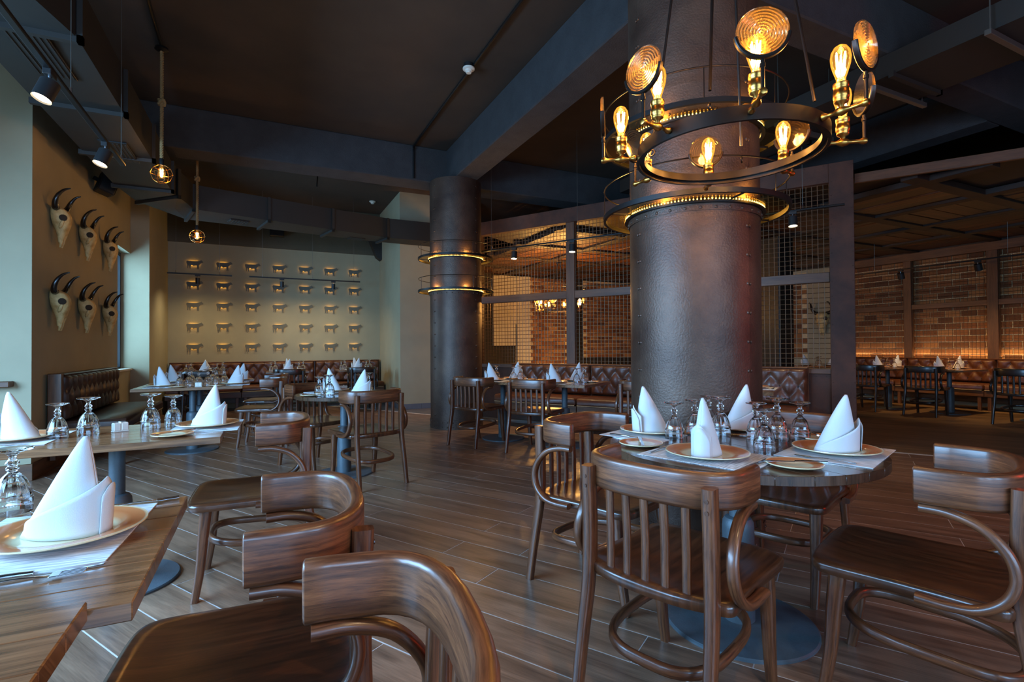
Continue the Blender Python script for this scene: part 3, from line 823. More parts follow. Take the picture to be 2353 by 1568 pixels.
tag(obj('detector_mount', MB().lathe([(0, 0), (.05, 0), (.05, -.045), (0, -.045)], 16, Matrix.Translation((p.x, p.y, CEIL))), 'black_plastic'), 'black round mounting box above the front smoke detector', 'box')
detector('round white smoke detector on the dark ceiling in front of the beam', p.x, p.y, CEIL - .045)
p = at(856, 472, CEIL - .08); detector('small white smoke detector beyond the beam over the cow wall', p.x, min(p.y, 11.2), CEIL)
def speaker(label, M, w, h, d):
    t = tag(empty('wall_speaker'), label, 'speaker'); t.matrix_world = M
    obj('cabinet', MB().box(-w / 2, w / 2, 0, d, -h / 2, h / 2, .012), 'black_plastic', t)
    obj('grille', MB().box(-w / 2 + .01, w / 2 - .01, d, d + .006, -h / 2 + .01, h / 2 - .01, .003), 'black_metal', t)
    obj('bracket', MB().box(-.02, .02, -.06, 0, -.02, .02, .004), 'black_metal', t)
p = onx(210, 412, XW)
speaker('tilted black loudspeaker on the wall above the skulls', Matrix.Translation((XW + .075, p.y, p.z)) @ Matrix.Rotation(R(-62), 4, 'Z') @ Matrix.Rotation(R(-18), 4, 'X'), .2, .26, .17)
p = ony(636, 537, YC - .1)
speaker('black loudspeaker on the dark strip above the cow silhouettes', Matrix.Translation((p.x, YC - .12, p.z)) @ Matrix.Rotation(PI, 4, 'Z'), .26, .16, .14)

# ================================================================== FURNITURE
# ---- tufted benches
def tuft(w, z0, z1, pitch, rows, amp=.040, base=.055, name='cushion'):
    """backrest cushion: local x 0..w, z z0..z1, bulging towards -y; returns mesh builder and button positions"""
    n = max(2, round(w / pitch)); p = w / n
    zs = [z0 + (z1 - z0) * (.5 + (k - (rows - 1) / 2) * .62 / max(rows - 1, 1) ) if rows > 1 else (z0 + z1) / 2 for k in range(rows)]
    btn = []
    for k, z in enumerate(zs):
        for i in range(n + 1):
            x = p * (i + (.5 if k % 2 else 0.0))
            if p * .3 < x < w - p * .3: btn.append((x, z))
    dz = zs[1] - zs[0] if rows > 1 else .2
    def h(x, z):
        if z >= zs[-1]:
            ph = .5 if (rows - 1) % 2 else 0.0
            c = abs(math.sin(PI * (x / p - ph))) ** .45
            e = (z - zs[-1]) / (z1 - zs[-1]); 
            d = c * (1 - e) + (.55 + .45 * c) * e
        elif z <= zs[0]:
            c = abs(math.sin(PI * x / p)) ** .45
            e = (zs[0] - z) / (zs[0] - z0)
            d = c * (1 - e) + (.55 + .45 * c) * e
        else:
            q = (z - zs[0]) / dz
            u = (x / p + q / 2); v = (x / p - q / 2)
            d = (abs(math.sin(PI * u)) * abs(math.sin(PI * v))) ** .5 * 1.05
        for (bx, bz) in ():
            pass
        ed = min(x, w - x, z - z0, z1 - z) / .035
        ed = 1 if ed > 1 else max(0, ed) ** .5
        return (base + amp * d) * ed + .004
    nx = max(24, n * 10); nz = max(16, int((z1 - z0) / p * 10))
    mb = MB(); mb.grid(nx, nz, lambda u, v: Vector((u * w, -h(u * w, z0 + (z1 - z0) * v), z0 + (z1 - z0) * v)))
    mb.box(0, w, -.004, .05, z0, z1)
    return mb, [(x, -h(x, z) - .002, z) for (x, z) in btn]
BTN = MB().lathe([(.013, 0), (.011, .006), (.005, .009), (0, .0095)], 8, Matrix.Rotation(PI / 2, 4, 'X')).mesh('button')
BTN.materials.append(MATS['button_leather'])
def bench(label, M, sections, depth=.52, h=.90, seat=.46, leather='leather', pitch=.2, rows=3, group=None, side_panel=False):
    """M: origin at the floor under the back plane, local x along, -y to the sitter"""
    t = tag(empty('tufted_bench'), label, 'bench', group); t.matrix_world = M
    x = 0.0
    for w in sections:
        mb, bt = tuft(w - .012, seat, h, pitch, rows)
        s = obj('backrest', mb, leather, t, 60); s.location = (x + .006, -.05, 0)
        for q in bt:
            b_ = obj('button', BTN, None, s); b_.location = q
        c = obj('seat_cushion', MB().box(x + .004, x + w - .004, -depth, -.06, seat - .105, seat, .022), leather, t, 60)
        obj('seat_welt', MB().tube([(x + .02, -depth + .003, seat - .1), (x + w - .02, -depth + .003, seat - .1)], .004, 5), 'mortar', c)
        obj('base_board', MB().box(x + .004, x + w - .004, -depth + .03, -.02, seat - .215, seat - .108, .004), 'bench_wood', t)
        for lx in (x + .07, x + w - .07):
            obj('leg', MB().box(lx - .025, lx + .025, -depth + .04, -depth + .09, 0, seat - .215, .004), 'bench_wood', t)
        x += w
    obj('back_board', MB().box(0, x, -.05, -.005, .1, h - .012, .004), 'bench_wood', t)
    obj('top_cap', MB().box(0, x, -.115, -.005, h - .016, h + .006, .01), leather, t)
    if side_panel:
        obj('side_panel', MB().box(-.05, 0, -.11, 0, .2, h + .01, .006), 'bench_wood', t)
    return t
# along the skull wall: facing +X
bench('dark brown tufted leather bench under the wall-mounted skulls', Matrix(((0, -1, 0, XW + .02), (1, 0, 0, 6.36), (0, 0, 1, 0), (0, 0, 0, 1))), (2.0,), depth=.62, h=.93, seat=.47, leather='dark_leather', pitch=.16, rows=3, side_panel=True)
# cow wall
bench('long brown tufted leather bench below the cow silhouettes', Matrix.Translation((-1.60, YC - .02, 0)), (1.21, 1.33, 1.33), depth=.62, h=.905, pitch=.19, rows=3)
# partition: local x along -C, -y towards -D
def MCD(c, d): return Matrix(((-CV.x, DV.x, 0, cd(c, d).x), (-CV.y, DV.y, 0, cd(c, d).y), (0, 0, 1, 0), (0, 0, 0, 1)))
bench('brown tufted leather bench against the mesh partition', MCD(4.42, PD - .075), (1.36, 1.36, 1.37), depth=.60, h=.905, pitch=.2, rows=3)
# lounge, right wall: facing -X
bench('brown tufted leather bench along the brick wall on the right', Matrix(((0, 1, 0, XR - .20), (-1, 0, 0, 7.25), (0, 0, 1, 0), (0, 0, 0, 1))), (1.4, 1.4, 1.4), depth=.58, h=.895, pitch=.2, rows=3)

# ---- chairs
def rail_path():
    pts = []
    n = 2.6; a, cy_, bb_ = .242, .125, .14
    pts.append((a + .001, .214)); pts.append((a + .003, .17))
    for k in range(17):
        s = PI * k / 16
        cx_, sn = math.cos(s), math.sin(s)
        x = a * math.copysign(abs(cx_) ** (2 / n), cx_); y = cy_ - bb_ * abs(sn) ** (2 / n)
        pts.append((x, y))
    pts.append((-a - .003, .17)); pts.append((-a - .001, .214))
    return [Vector((x, y, 0)) for (x, y) in pts]
def make_chair(wood_='chair_wood', seat_='seat_wood'):
    t = empty('armchair')
    RP = rail_path()
    zc = .757
    path = [p + Vector((0, 0, zc)) for p in RP]
    path = [path[0] + Vector((0, .004, 0)), path[0] + Vector((0, .002, 0))] + path + [path[-1] + Vector((0, .002, 0)), path[-1] + Vector((0, .004, 0))]
    rs = [(.72, .90), (.9, .965)] + [1.0] * (len(path) - 4) + [(.9, .965), (.72, .90)]
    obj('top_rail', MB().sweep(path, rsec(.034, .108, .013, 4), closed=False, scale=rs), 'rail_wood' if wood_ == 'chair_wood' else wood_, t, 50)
    for s in (-1, 1):
        pp = spline([(s * .218, -.075, 0), (s * .214, -.045, .2), (s * .209, -.012, .40), (s * .207, -.006, .56), (s * .206, -.012, .775)], 6)
        n = len(pp)
        po = obj('rear_post', MB().sweep(pp, rsec(.036, .046, .009, 3), up=(0, 1, 0), scale=lambda u: (.82 + .3 * min(u, .75), .78 + .38 * min(u, .6))), wood_, t, 50)
        for zz in (.742, .71):
            obj('dowel', MB().lathe([(.0062, 0), (.0062, .0015), (0, .002)], 10, Matrix.Translation((s * .206, -.0365 + (.001 if zz > .73 else .0015), zz)) @ Matrix.Rotation(PI / 2, 4, 'X')), 'seat_wood', po)
    for k in range(5):
        x = -.13 + .065 * k
        y1 = .125 - .14 * (1 - (abs(x) / .242) ** 2.6) ** (1 / 2.6)
        obj('slat', MB().sweep([(x, .012 - .02 * (1 - (x / .2) ** 2), .43), (x, (y1 + .004) * .5, .58), (x, y1, .715)], rsec(.026, .013, .003, 2), up=(0, 1, 0)), wood_, t, 50)
    # seat: outline with dished top
    half = [(0, .512), (.10, .511), (.18, .506), (.226, .490), (.246, .458), (.249, .39), (.246, .28), (.25, .16), (.256, .08), (.257, .035), (.245, .012), (.21, .0), (.15, -.022), (.08, -.034), (0, -.038)]
    hs = spline([(x, y, 0) for (x, y) in half], 3)
    out = [(p.x, p.y) for p in hs] + [(-p.x, p.y) for p in hs[-2:0:-1]]
    cyv = .23
    rings = [(.0, .418), (.9, .418), (.985, .421), (1.0, .432), (1.0, .446), (.985, .455), (.95, .458), (.86, .456), (.72, .450), (.5, .446), (.25, .445), (0, .444)]
    mb = MB(); m = len(out); rows = []
    for (sc, z) in rings:
        if sc == 0:
            mb.v.append((0, cyv, z)); rows.append([len(mb.v) - 1] * m)
        else:
            r_ = []
            for (x, y) in out:
                mb.v.append((x * sc, cyv + (y - cyv) * sc, z)); r_.append(len(mb.v) - 1)
            rows.append(r_)
    for a_, b_ in zip(rows[:-1], rows[1:]):
        for j in range(m):
            j2 = (j + 1) % m
            q = []
            for v in (a_[j], a_[j2], b_[j2], b_[j]):
                if v not in q: q.append(v)
            q = q[::-1]
            mb.face(q, [(mb.v[v][1], mb.v[v][0]) for v in q])
    obj('seat', mb, seat_, t, 50)
    for s in (-1, 1):
        obj('front_leg', MB().sweep(spline([(s * .198, .425, .42), (s * .2, .437, .3), (s * .2, .449, .15), (s * .199, .472, 0)], 5), rsec(.052, .050, .013, 3), up=(0, 1, 0), scale=lambda u: 1 - .36 * u), wood_, t, 50)
        arm = spline([(s * .238, .205, .690), (s * .243, .14, .688), (s * .25, .07, .664), (s * .256, .018, .608), (s * .262, .002, .545), (s * .266, .022, .484), (s * .268, .075, .443), (s * .268, .14, .432), (s * .268, .215, .434)], 5)
        obj('arm_curve', MB().sweep(arm, rsec(.026, .034, .010, 3), up=(s, 0, 0)), wood_, t, 50)
    loop = []
    for k in range(40):
        a_ = 2 * PI * k / 40; n_ = 3.0
        c_, s_ = math.cos(a_), math.sin(a_)
        loop.append((.183 * math.copysign(abs(c_) ** (2 / n_), c_), .205 + .222 * math.copysign(abs(s_) ** (2 / n_), s_), .235 + .02 * s_))
    obj('foot_ring', MB().sweep(loop, rsec(.026, .036, .011, 3), closed=True), wood_, t, 50)
    return t
proto = make_chair()
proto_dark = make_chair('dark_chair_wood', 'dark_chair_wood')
used = {}
def chair(label, x, y, heading, dark=False, group='curved-back wooden armchairs'):
    p = proto_dark if dark else proto
    o = p if p.name not in used else copy_tree(p)
    used[p.name] = 1
    o.location = (x, y, 0); o.rotation_euler = (0, 0, RZ(heading))
    return tag(o, label, 'chair', group)
chair('wooden armchair seen from behind at the round table, nearest to the camera on the right', 1.052, 1.240, 19.0)
chair('wooden armchair facing left at the right picture edge beside the round table', 2.030, .727, 109.1)
chair('wooden armchair at the far left side of the front round table', 1.433, 2.305, 290.4)
chair('wooden armchair between the front round table and the wide steel column', 2.577, 1.818, 199.1)
chair('wooden armchair pulled up to the planked table with the white condiment holder', .188, 2.955, 177.8)
chair('foreground armchair with a glossy seat, just above the one cut by the frame', .194, 1.362, 176.5)
chair('wooden armchair cut by the bottom picture edge, only its curved backrest showing', .240, .668, 172.0)
chair('honey brown armchair seen from behind at the small round table in the middle', .875, 4.40, 108.0)
chair('wooden armchair facing the camera behind the small round table in the middle', .36, 5.68, 300.0)
chair('nearer of the two armchairs beside the long table near the skull wall', .213, 6.941, 168.0)
chair('farther of the two armchairs beside the long table near the skull wall', .265, 7.95, 168.0)
chair('armchair seen from behind beside the distant steel column', 2.143, 5.702, 27.0)
chair('armchair seen from behind at the bench table, right of the one beside the distant column', 2.581, 4.986, 34.0)
chair('armchair partly hidden by the wide column at the bench along the mesh partition', 3.47, 4.16, 31.4)
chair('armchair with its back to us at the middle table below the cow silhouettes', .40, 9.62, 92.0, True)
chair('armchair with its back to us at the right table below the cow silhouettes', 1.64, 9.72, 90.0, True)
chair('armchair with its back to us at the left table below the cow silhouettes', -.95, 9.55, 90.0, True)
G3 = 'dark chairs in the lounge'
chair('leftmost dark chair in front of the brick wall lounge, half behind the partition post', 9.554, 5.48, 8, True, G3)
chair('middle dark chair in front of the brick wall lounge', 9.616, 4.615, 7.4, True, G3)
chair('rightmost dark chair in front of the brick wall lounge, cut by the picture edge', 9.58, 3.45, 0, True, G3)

# ---- tables
TZ = .745
def pedestal(t, r=.27):
    obj('base_disc', MB().lathe([(0, 0), (r, 0), (r, .008), (r - .006, .013), (.06, .018), (0, .018)], 48), 'base_iron', t)
    obj('lower_pole', MB().lathe([(.063, .016), (.063, .40), (.061, .425), (.052, .44), (.036, .447), (0, .447)], 28), 'base_iron', t)
    obj('upper_pole', MB().lathe([(.034, .44), (.034, TZ - .05)], 24), 'base_iron', t)
    obj('top_plate', MB().box(-.19, .19, -.19, .19, TZ - .05, TZ - .033, .004), 'black_metal', t)
def rect_table(label, x, y, lx, ly, n, z=TZ, rz=0.0, mat='table_wood', group=None):
    """planks run along local x, n of them across y"""
    t = thing('dining_table', label, 'table', (x, y, z - TZ), rz, group)
    w = ly / n
    m = MB().box(-lx / 2, lx / 2, -w / 2 + .0004, w / 2 - .0004, TZ - .033, TZ, .0022).mesh('plank'); m.materials.append(MATS[mat])
    for k in range(n):
        o = obj('plank', m, None, t); o.location = (0, -ly / 2 + w * (k + .5), z - TZ)
    pedestal(t)
    if z != TZ:
        t.location.z = 0
        obj('spacer', MB().box(-.17, .17, -.17, .17, TZ - .034, z - .032, .003), 'black_metal', t)
    return t
def round_table(label, x, y, r, w, rz=0.0, mat='round_table_wood'):
    t = thing('dining_table', label, 'table', (x, y, 0), rz)
    n = int(math.ceil(2 * r / w)); x0 = -n * w / 2
    for k in range(n):
        a, b_ = max(-r, x0 + k * w) + .0003, min(r, x0 + (k + 1) * w) - .0003
        if b_ <= a: continue
        xs = [a + (b_ - a) * i / 6 for i in range(7)]
        top = [(x_, math.sqrt(max(r * r - x_ * x_, 1e-6))) for x_ in xs]
        poly = [(x_, -y_) for (x_, y_) in top] + [(x_, y_) for (x_, y_) in top[::-1]]
        mb = MB(); nf = len(mb.uv); mb.prism(poly, TZ - .033, TZ)
        mb.uv = [[(v, u) for (u, v) in q] for q in mb.uv]
        o = obj('plank', mb, mat, t)
        bv = o.modifiers.new('edge', 'BEVEL'); bv.width = .0014; bv.segments = 1; bv.limit_method = 'ANGLE'; bv.angle_limit = R(50)
    pedestal(t, .30 if r > .5 else .26)
    return t
RTX, RTY, RTR = 1.81, 1.55, .53
round_table('round planked table set for four in front of the wide column', RTX, RTY, RTR, .107)
round_table('small round table in the middle of the room', .67, 5.0, .43, .107)
LY = .685
rect_table('planked table in the left foreground with a large folded napkin', -.735, 1.402, 1.07, LY, 7)
rect_table('planked table corner at the bottom left picture edge', -.793, .700, 1.07, .70, 7, z=TZ + .018)
rect_table('planked table with the white condiment holder, behind the left foreground table', -.665, 3.18, .95, LY, 7)
rect_table('nearer half of the long table near the skull wall', -.75, 6.96, 1.05, .72, 7)
rect_table('farther half of the long table near the skull wall', -.75, 7.685, 1.05, .72, 7)
rect_table('left small table below the cow silhouettes', -.95, 10.42, .72, .70, 6)
rect_table('middle small table below the cow silhouettes', .38, 10.42, .72, .70, 6)
rect_table('right small table below the cow silhouettes', 1.62, 10.46, .72, .70, 6)
PT = ((3.66, 5.46), (2.78, 5.46), (.95, 5.50))
for i, (c_, d_) in enumerate(PT):
    p = cd(c_, d_)
    rect_table(('table beside the distant steel column at the partition bench', 'table right of the one beside the distant column at the partition bench', 'table behind the wide column at the partition bench')[i], p.x, p.y, .74, .86, 7, rz=ROTC)
rect_table('leftmost table at the brick wall bench', 10.36, 5.50, .8, .72, 6)
rect_table('middle table at the brick wall bench', 10.42, 4.58, .8, .72, 6)
rect_table('rightmost table at the brick wall bench', 10.45, 3.42, .8, .72, 6)

# ================================================================== TABLEWARE
def goblet_mesh(h=.168, r=.041):
    k = h / .168; q = r / .041
    out = [(.041, 0), (.0415, .012), (.0415, .034), (.0425, .036), (.0425, .039), (.0405, .042), (.039, .052), (.035, .068), (.028, .085), (.019, .097), (.011, .104),
           (.0095, .108), (.014, .113), (.014, .117), (.0095, .121), (.012, .125), (.0155, .129), (.012, .134), (.0075, .141), (.0085, .149), (.016, .156), (.034, .161), (.0425, .1635), (.0430, .166), (.041, .168), (0, .168)]
    inn = [(0, .098), (.010, .096), (.020, .089), (.029, .074), (.0345, .058), (.037, .042), (.0385, .03), (.0388, .008), (.0392, 0), (.041, 0)]
    prof = [(a * q, b * k) for (a, b) in inn[:-1]] + [(a * q, b * k) for (a, b) in out]
    ni = len(inn) - 1
    def mod(th, i):
        j = i - ni
        if 6 <= j <= 10: return 1 - .055 * (1 - abs(math.cos(th * 6)) ** .7)
        return 1
    mb = MB().lathe(prof, 48, mod=mod)
    m = mb.mesh('goblet', 40); m.materials.append(MATS['goblet_glass']); return m
GOB = [goblet_mesh(), goblet_mesh(.186, .045)]
def plate_mesh(r, h):
    prof = [(0, .006), (r * .50, .006), (r * .60, .008), (r * .66, h * .62), (r * .8, h * .86), (r * .96, h), (r, h + .001), (r * 1.003, h - .002), (r * .97, h - .005), (r * .66, h * .30), (r * .55, 0), (0, 0)]
    m = MB().lathe(prof, 56, ucap=True).mesh('plate', 45); m.materials.append(MATS['plate_glaze']); return m
PLATE = plate_mesh(.152, .021); SPLATE = plate_mesh(.091, .014)
def napkin_mb():
    tall = MB()
    def ft(u, v):
        th = 2 * PI * u; t = v
        a = .080 * (1 - t) ** .88 + .0035; b_ = .044 * (1 - t) ** .72 + .0025
        fold = 1 + .05 * math.cos(3 * th + 1.0) * (1 - t)
        return Vector((.047 * t ** 1.05 + a * math.cos(th) * fold - .004, b_ * math.sin(th) * fold, .218 * t))
    tall.grid(36, 18, ft)
    wrap = MB()
    def fw_(u, v):
        th = R(172) + R(236) * u
        h = .006 + .122 * (u / .80) ** 1.05 if u < .80 else .128 - .05 * ((u - .80) / .20)
        z = h * v
        k = 1.04 + .07 * u - .05 * v * (1 - u)
        return Vector((.080 * math.cos(th) * k + .006 * v * u, .0475 * math.sin(th) * k, z + .0005))
    wrap.grid(44, 8, fw_)
    leaf = MB()
    def fl_(u, v):
        th = R(-20) + R(62) * u
        h = .112 * math.sin(PI * min(1, .25 + u * .6)) ** .8
        return Vector((.0935 * math.cos(th) + .006 * v, .056 * math.sin(th), h * v + .0005))
    leaf.grid(12, 6, fl_)
    return tall, wrap, leaf
_t, _w, _l = napkin_mb()
NAPM = [_t.mesh('napkin_peak', 60), _w.mesh('napkin_wrap', 60), _l.mesh('napkin_leaf', 60)]
for _q in NAPM: _q.materials.append(MATS['linen'])
def fork_mb():
    mb = MB()
    mb.sweep(spline([(0, -.095, .003), (0, -.05, .004), (0, .0, .006), (0, .04, .004), (0, .055, .003)], 4), rsec(1, 1, .3, 2), scale=lambda u: (.013 - .007 * math.sin(PI * min(u * 1.15, 1)) , .003))
    mb.box(-.012, .012, .052, .068, .0025, .005, .001)
    for k in range(4): mb.box(-.012 + k * .0066, -.0085 + k * .0066, .066, .105, .003, .005, .0008)
    return mb
def knife_mb():
    mb = MB()
    mb.sweep(spline([(0, -.105, .004), (0, -.04, .005), (0, .0, .004)], 4), rsec(1, 1, .3, 2), scale=lambda u: (.016 - .005 * u, .006 - .001 * u))
    mb.prism([(-.006, 0), (.007, 0), (.0085, .05), (.006, .095), (-.003, .112), (-.006, .1)], .001, .0028)
    return mb
FORK, KNIFE = fork_mb().mesh('fork'), knife_mb().mesh('knife')
FORK.materials.append(MATS['steel']); KNIFE.materials.append(MATS['steel'])
MATM = MB().box(-.215, .215, -.16, .16, 0, .0025, .001)
MATM.uv = [[(v, u) for (u, v) in q] for q in MATM.uv]
MATM = MATM.mesh('placemat'); MATM.materials.append(MATS['woven_mat'])
def put(name, me, label, cat, p, rz=0.0, group=None, z=None):
    o = obj(name, me, None); o.location = (p[0], p[1], z if z is not None else TZ); o.rotation_euler = (0, 0, rz)
    return tag(o, label, cat, group)
def napkin(p, ang, label, z=TZ + .006, sc=1.0):
    t = tag(empty('folded_napkin', (p[0], p[1], z), R(ang)), label, 'napkin', 'folded white napkins'); t.scale = (sc, sc, sc)
    for n, me in zip(('peak', 'wrap', 'leaf'), NAPM):
        o = obj(n, me, None, t)
        so = o.modifiers.new('thickness', 'SOLIDIFY'); so.thickness = .0022; so.offset = 0
def loc2(p, h, x, y):
    f = Vector((math.cos(R(h)), math.sin(R(h)))); r_ = Vector((f.y, -f.x))
    return (p[0] + r_.x * x + f.x * y, p[1] + r_.y * x + f.y * y)
def setting(p, h, where, nap=-25.8, side=None, cut=True, mat=True, napsc=1.0, plate_z=None, mat_off=(0, 0)):
    """p: plate centre, h: heading of the guest; where: words that single out the place"""
    zz = TZ
    if mat:
        put('placemat', MATM, 'pale woven placemat ' + where, 'placemat', loc2(p, h, *mat_off), RZ(h), 'woven placemats'); zz = TZ + .0027
    put('dinner_plate', PLATE, 'cream plate with terracotta rim ' + where, 'plate', p, 0, 'dinner plates', zz)
    if nap is not None: napkin(p, nap, 'white napkin folded to a peak ' + where, zz + .0065, napsc)
    if cut:
        put('knife', KNIFE, 'steel knife beside the plate ' + where, 'knife', loc2(p, h, .185, -.01), RZ(h), 'knives', zz)
        put('fork', FORK, 'steel fork beside the plate ' + where, 'fork', loc2(p, h, -.185, -.01), RZ(h), 'forks', zz)
    if side is not None:
        put('side_plate', SPLATE, 'small side plate ' + where, 'plate', side, 0, 'side plates')
        put('butter_knife', KNIFE, 'butter knife on the side plate ' + where, 'knife', side, RZ(h + 35), 'knives', TZ + .0155)
def goblets(feet, where, sizes=None):
    """feet: pixels of the upturned foot of each glass"""
    sizes = sizes or [i % 2 for i in range(len(feet))]
    pts = [at(f[0], f[1], TZ + (.163, .182)[z_]) if len(f) == 2 else Vector(f) for f, z_ in zip(feet, sizes)]
    order = sorted(range(len(pts)), key=lambda i: proj((pts[i].x, pts[i].y, TZ))[0])
    names = ['leftmost', 'second from left', 'third from left', 'fourth from left', 'fifth from left', 'sixth from left', 'seventh from left', 'rightmost']
    if len(pts) == 1: names = ['the only one']
    elif len(pts) < 8: names = names[:len(pts) - 1] + ['rightmost']
    for k, i in enumerate(order):
        put('goblet', GOB[sizes[i]], 'upturned glass goblet %s, %s' % (where, names[k]), 'glass', pts[i], R(37 * i), 'upturned goblets')
# front round table
w = 'on the front round table '
P_ = {k: at(*v, .765) for k, v in dict(front=(1615, 1040), right=(1938, 1032), bl=(1492, 982), br=(1722, 980)).items()}
P_['right'] = Vector((2.02, 1.262, 0)); P_['br'] = Vector((2.14, 1.82, 0)); P_['bl'] = Vector((1.70, 1.955, 0)); P_['front'] = Vector((1.522, 1.442, 0))
setting(P_['front'], 19, w + 'nearest the camera', nap=205, side=(1.448, 1.735), mat_off=(0, .01))
setting(P_['right'], 109, w + 'at the right', nap=-25, side=(1.665, 1.185))
setting(P_['bl'], 290, w + 'at the far left', nap=158, mat=True, side=None)
setting(P_['br'], 199, w + 'at the back', nap=-20, side=(2.235, 1.475))
goblets([(1549, 927), (1596, 921), (1628, 911), (1655, 914), (1737, 928), (1756, 943), (1785, 918), (1838, 927)], 'on the front round table', (0, 0, 0, 1, 0, 0, 1, 0))
# left foreground table
setting((-.405, 1.49), 177, 'on the left foreground table', nap=-24, mat_off=(.0, .03), cut=False, napsc=1.0)
put('knife', KNIFE, 'steel knife near the camera on the left foreground table', 'knife', (-.39, 1.262), R(-90), 'knives', TZ + .003)
put('fork', FORK, 'steel fork near the camera on the left foreground table', 'fork', (-.41, 1.232), R(-90), 'forks', TZ + .003)
put('fork', FORK, 'steel fork beyond the plate on the left foreground table', 'fork', (-.32, 1.70), R(-80), 'forks', TZ + .003)
goblets([tuple(at(28, 1178, TZ))], 'on the left foreground table')
put('placemat', MATM, 'corner of a woven placemat at the bottom left picture edge', 'placemat', (-.60, .86), R(90), 'woven placemats', TZ + .0185)
# table with the condiment holder
setting(tuple(at(478, 972, .765).xy), 177.8, 'on the condiment table at the right', nap=-26, side=tuple(at(396, 995, .76).xy), cut=True)
setting(tuple(at(42, 1002, .765).xy), 0, 'on the condiment table at the left', nap=162, cut=True)
goblets([tuple(at(x_, y_, TZ)) for (x_, y_) in ((132, 1008), (203, 1000), (346, 985), (398, 979))], 'on the condiment table', (0, 1, 1, 0))
def caddy(p, label, rz=0.0):
    t = thing('condiment_holder', label, 'condiment holder', (p[0], p[1], TZ), rz, 'white condiment holders'); t.scale = (.68, .68, .8)
    obj('tray', MB().box(-.05, .05, -.028, .028, 0, .008, .003), 'ceramic', t)
    for s in (-1, 1):
        obj('packet_box', MB().box(s * .025 - .023, s * .025 + .023, -.026, .026, .006, .058, .006), 'ceramic', t)
    obj('divider', MB().box(-.003, .003, -.024, .024, .006, .064, .002), 'ceramic', t)
caddy(at(276, 992, TZ), 'white ceramic condiment holder between the glasses on the left planked table', R(30))
# small round table in the middle
setting((.78, 4.78), 107, 'on the small middle table, nearer side', nap=-25, side=(.37, 4.87), cut=True)
setting((.60, 5.24), 300, 'on the small middle table, far side', nap=150, cut=False)
goblets([tuple(ony(x_, 900, y_)) for (x_, y_) in ((733, 4.86), (757, 4.80), (827, 5.10), (846, 5.0))], 'on the small middle table')
caddy(at(790, 897, TZ), 'white condiment holder on the small middle table', R(10))
# long table near the skull wall
for i, (px, py, nap, hh, wh) in enumerate(((375, 884, 160, 0, 'on the long table, near left'), (400, 872, 160, 0, 'on the long table, far left'), (540, 880, -25, 180, 'on the long table, near right'), (553, 868, -25, 180, 'on the long table, far right'))):
    yy = 6.92 if i % 2 == 0 else 7.68
    xx = ony(px, 870, yy).x
    setting((xx, yy), hh, wh, nap=nap, cut=True, side=((xx + (.17 if i < 2 else -.17)), yy - .24) if i in (0, 2) else None)
_g = []
for (px, yy) in ((413, 6.80), (435, 6.86), (457, 7.05), (478, 6.82), (497, 7.1), (515, 7.0), (440, 7.5), (490, 7.5)):
    q = ony(px, 870, yy); _g.append((q.x, q.y, 0))
goblets(_g, 'on the long table near the skull wall')
q = ony(456, 870, 6.72); caddy((q.x, q.y), 'white condiment holder on the long table near the skull wall', R(5))
# tables below the cows
for nm, tx, ty in (('left', -.95, 10.42), ('middle', .38, 10.42), ('right', 1.62, 10.46)):
    setting((tx, ty - .17), 90, 'on the %s table below the cows, nearer side' % nm, nap=-20, cut=False)
    setting((tx + .04, ty + .17), 270, 'on the %s table below the cows, bench side' % nm, nap=160, cut=False)
    goblets([(tx - .27, ty - .02, 0), (tx - .2, ty + .05, 0), (tx + .2, ty - .05, 0), (tx + .28, ty + .04, 0)], 'on the %s table below the cows' % nm)
# tables along the partition
for nm, (c_, d_) in zip(('table beside the distant column', 'table right of the distant column', 'table behind the wide column'), PT):
    if nm != 'table behind the wide column':
        setting(tuple(cd(c_ + .02, d_ - .21).xy), 31.4, 'on the %s, chair side' % nm, nap=150, cut=False, side=tuple(cd(c_ + .3, d_ - .2).xy))
        setting(tuple(cd(c_ - .05, d_ + .21).xy), 211.4, 'on the %s, bench side' % nm, nap=-20, cut=False, side=tuple(cd(c_ - .3, d_ + .1).xy))
        goblets([tuple(cd(c_ + .21, d_ + .0)), tuple(cd(c_ + .10, d_ + .0)), tuple(cd(c_ - .16, d_ - .0)), tuple(cd(c_ - .26, d_ + .01))], 'on the %s' % nm)
    else:
        setting(tuple(cd(c_ - .2, d_ + .05).xy), 211.4, 'on the %s, bench side' % nm, nap=None, cut=True)
        goblets([tuple(cd(c_ - .02, d_ + .0)), tuple(cd(c_ + .05, d_ + .12))], 'on the %s' % nm)
# lounge tables
for nm, tx, ty in (('leftmost', 10.36, 5.50), ('middle', 10.42, 4.58), ('rightmost', 10.45, 3.42)):
    w_ = 'on the %s lounge table' % nm
    setting((tx - .235, ty + .02), 0, w_ + ', chair side', nap=150, cut=False, mat=False)
    setting((tx + .235, ty - .02), 180, w_ + ', bench side', nap=-25, cut=False, mat=False)
    goblets([(tx, ty + .11, 0), (tx, ty, 0), (tx + .01, ty - .11, 0)], w_)

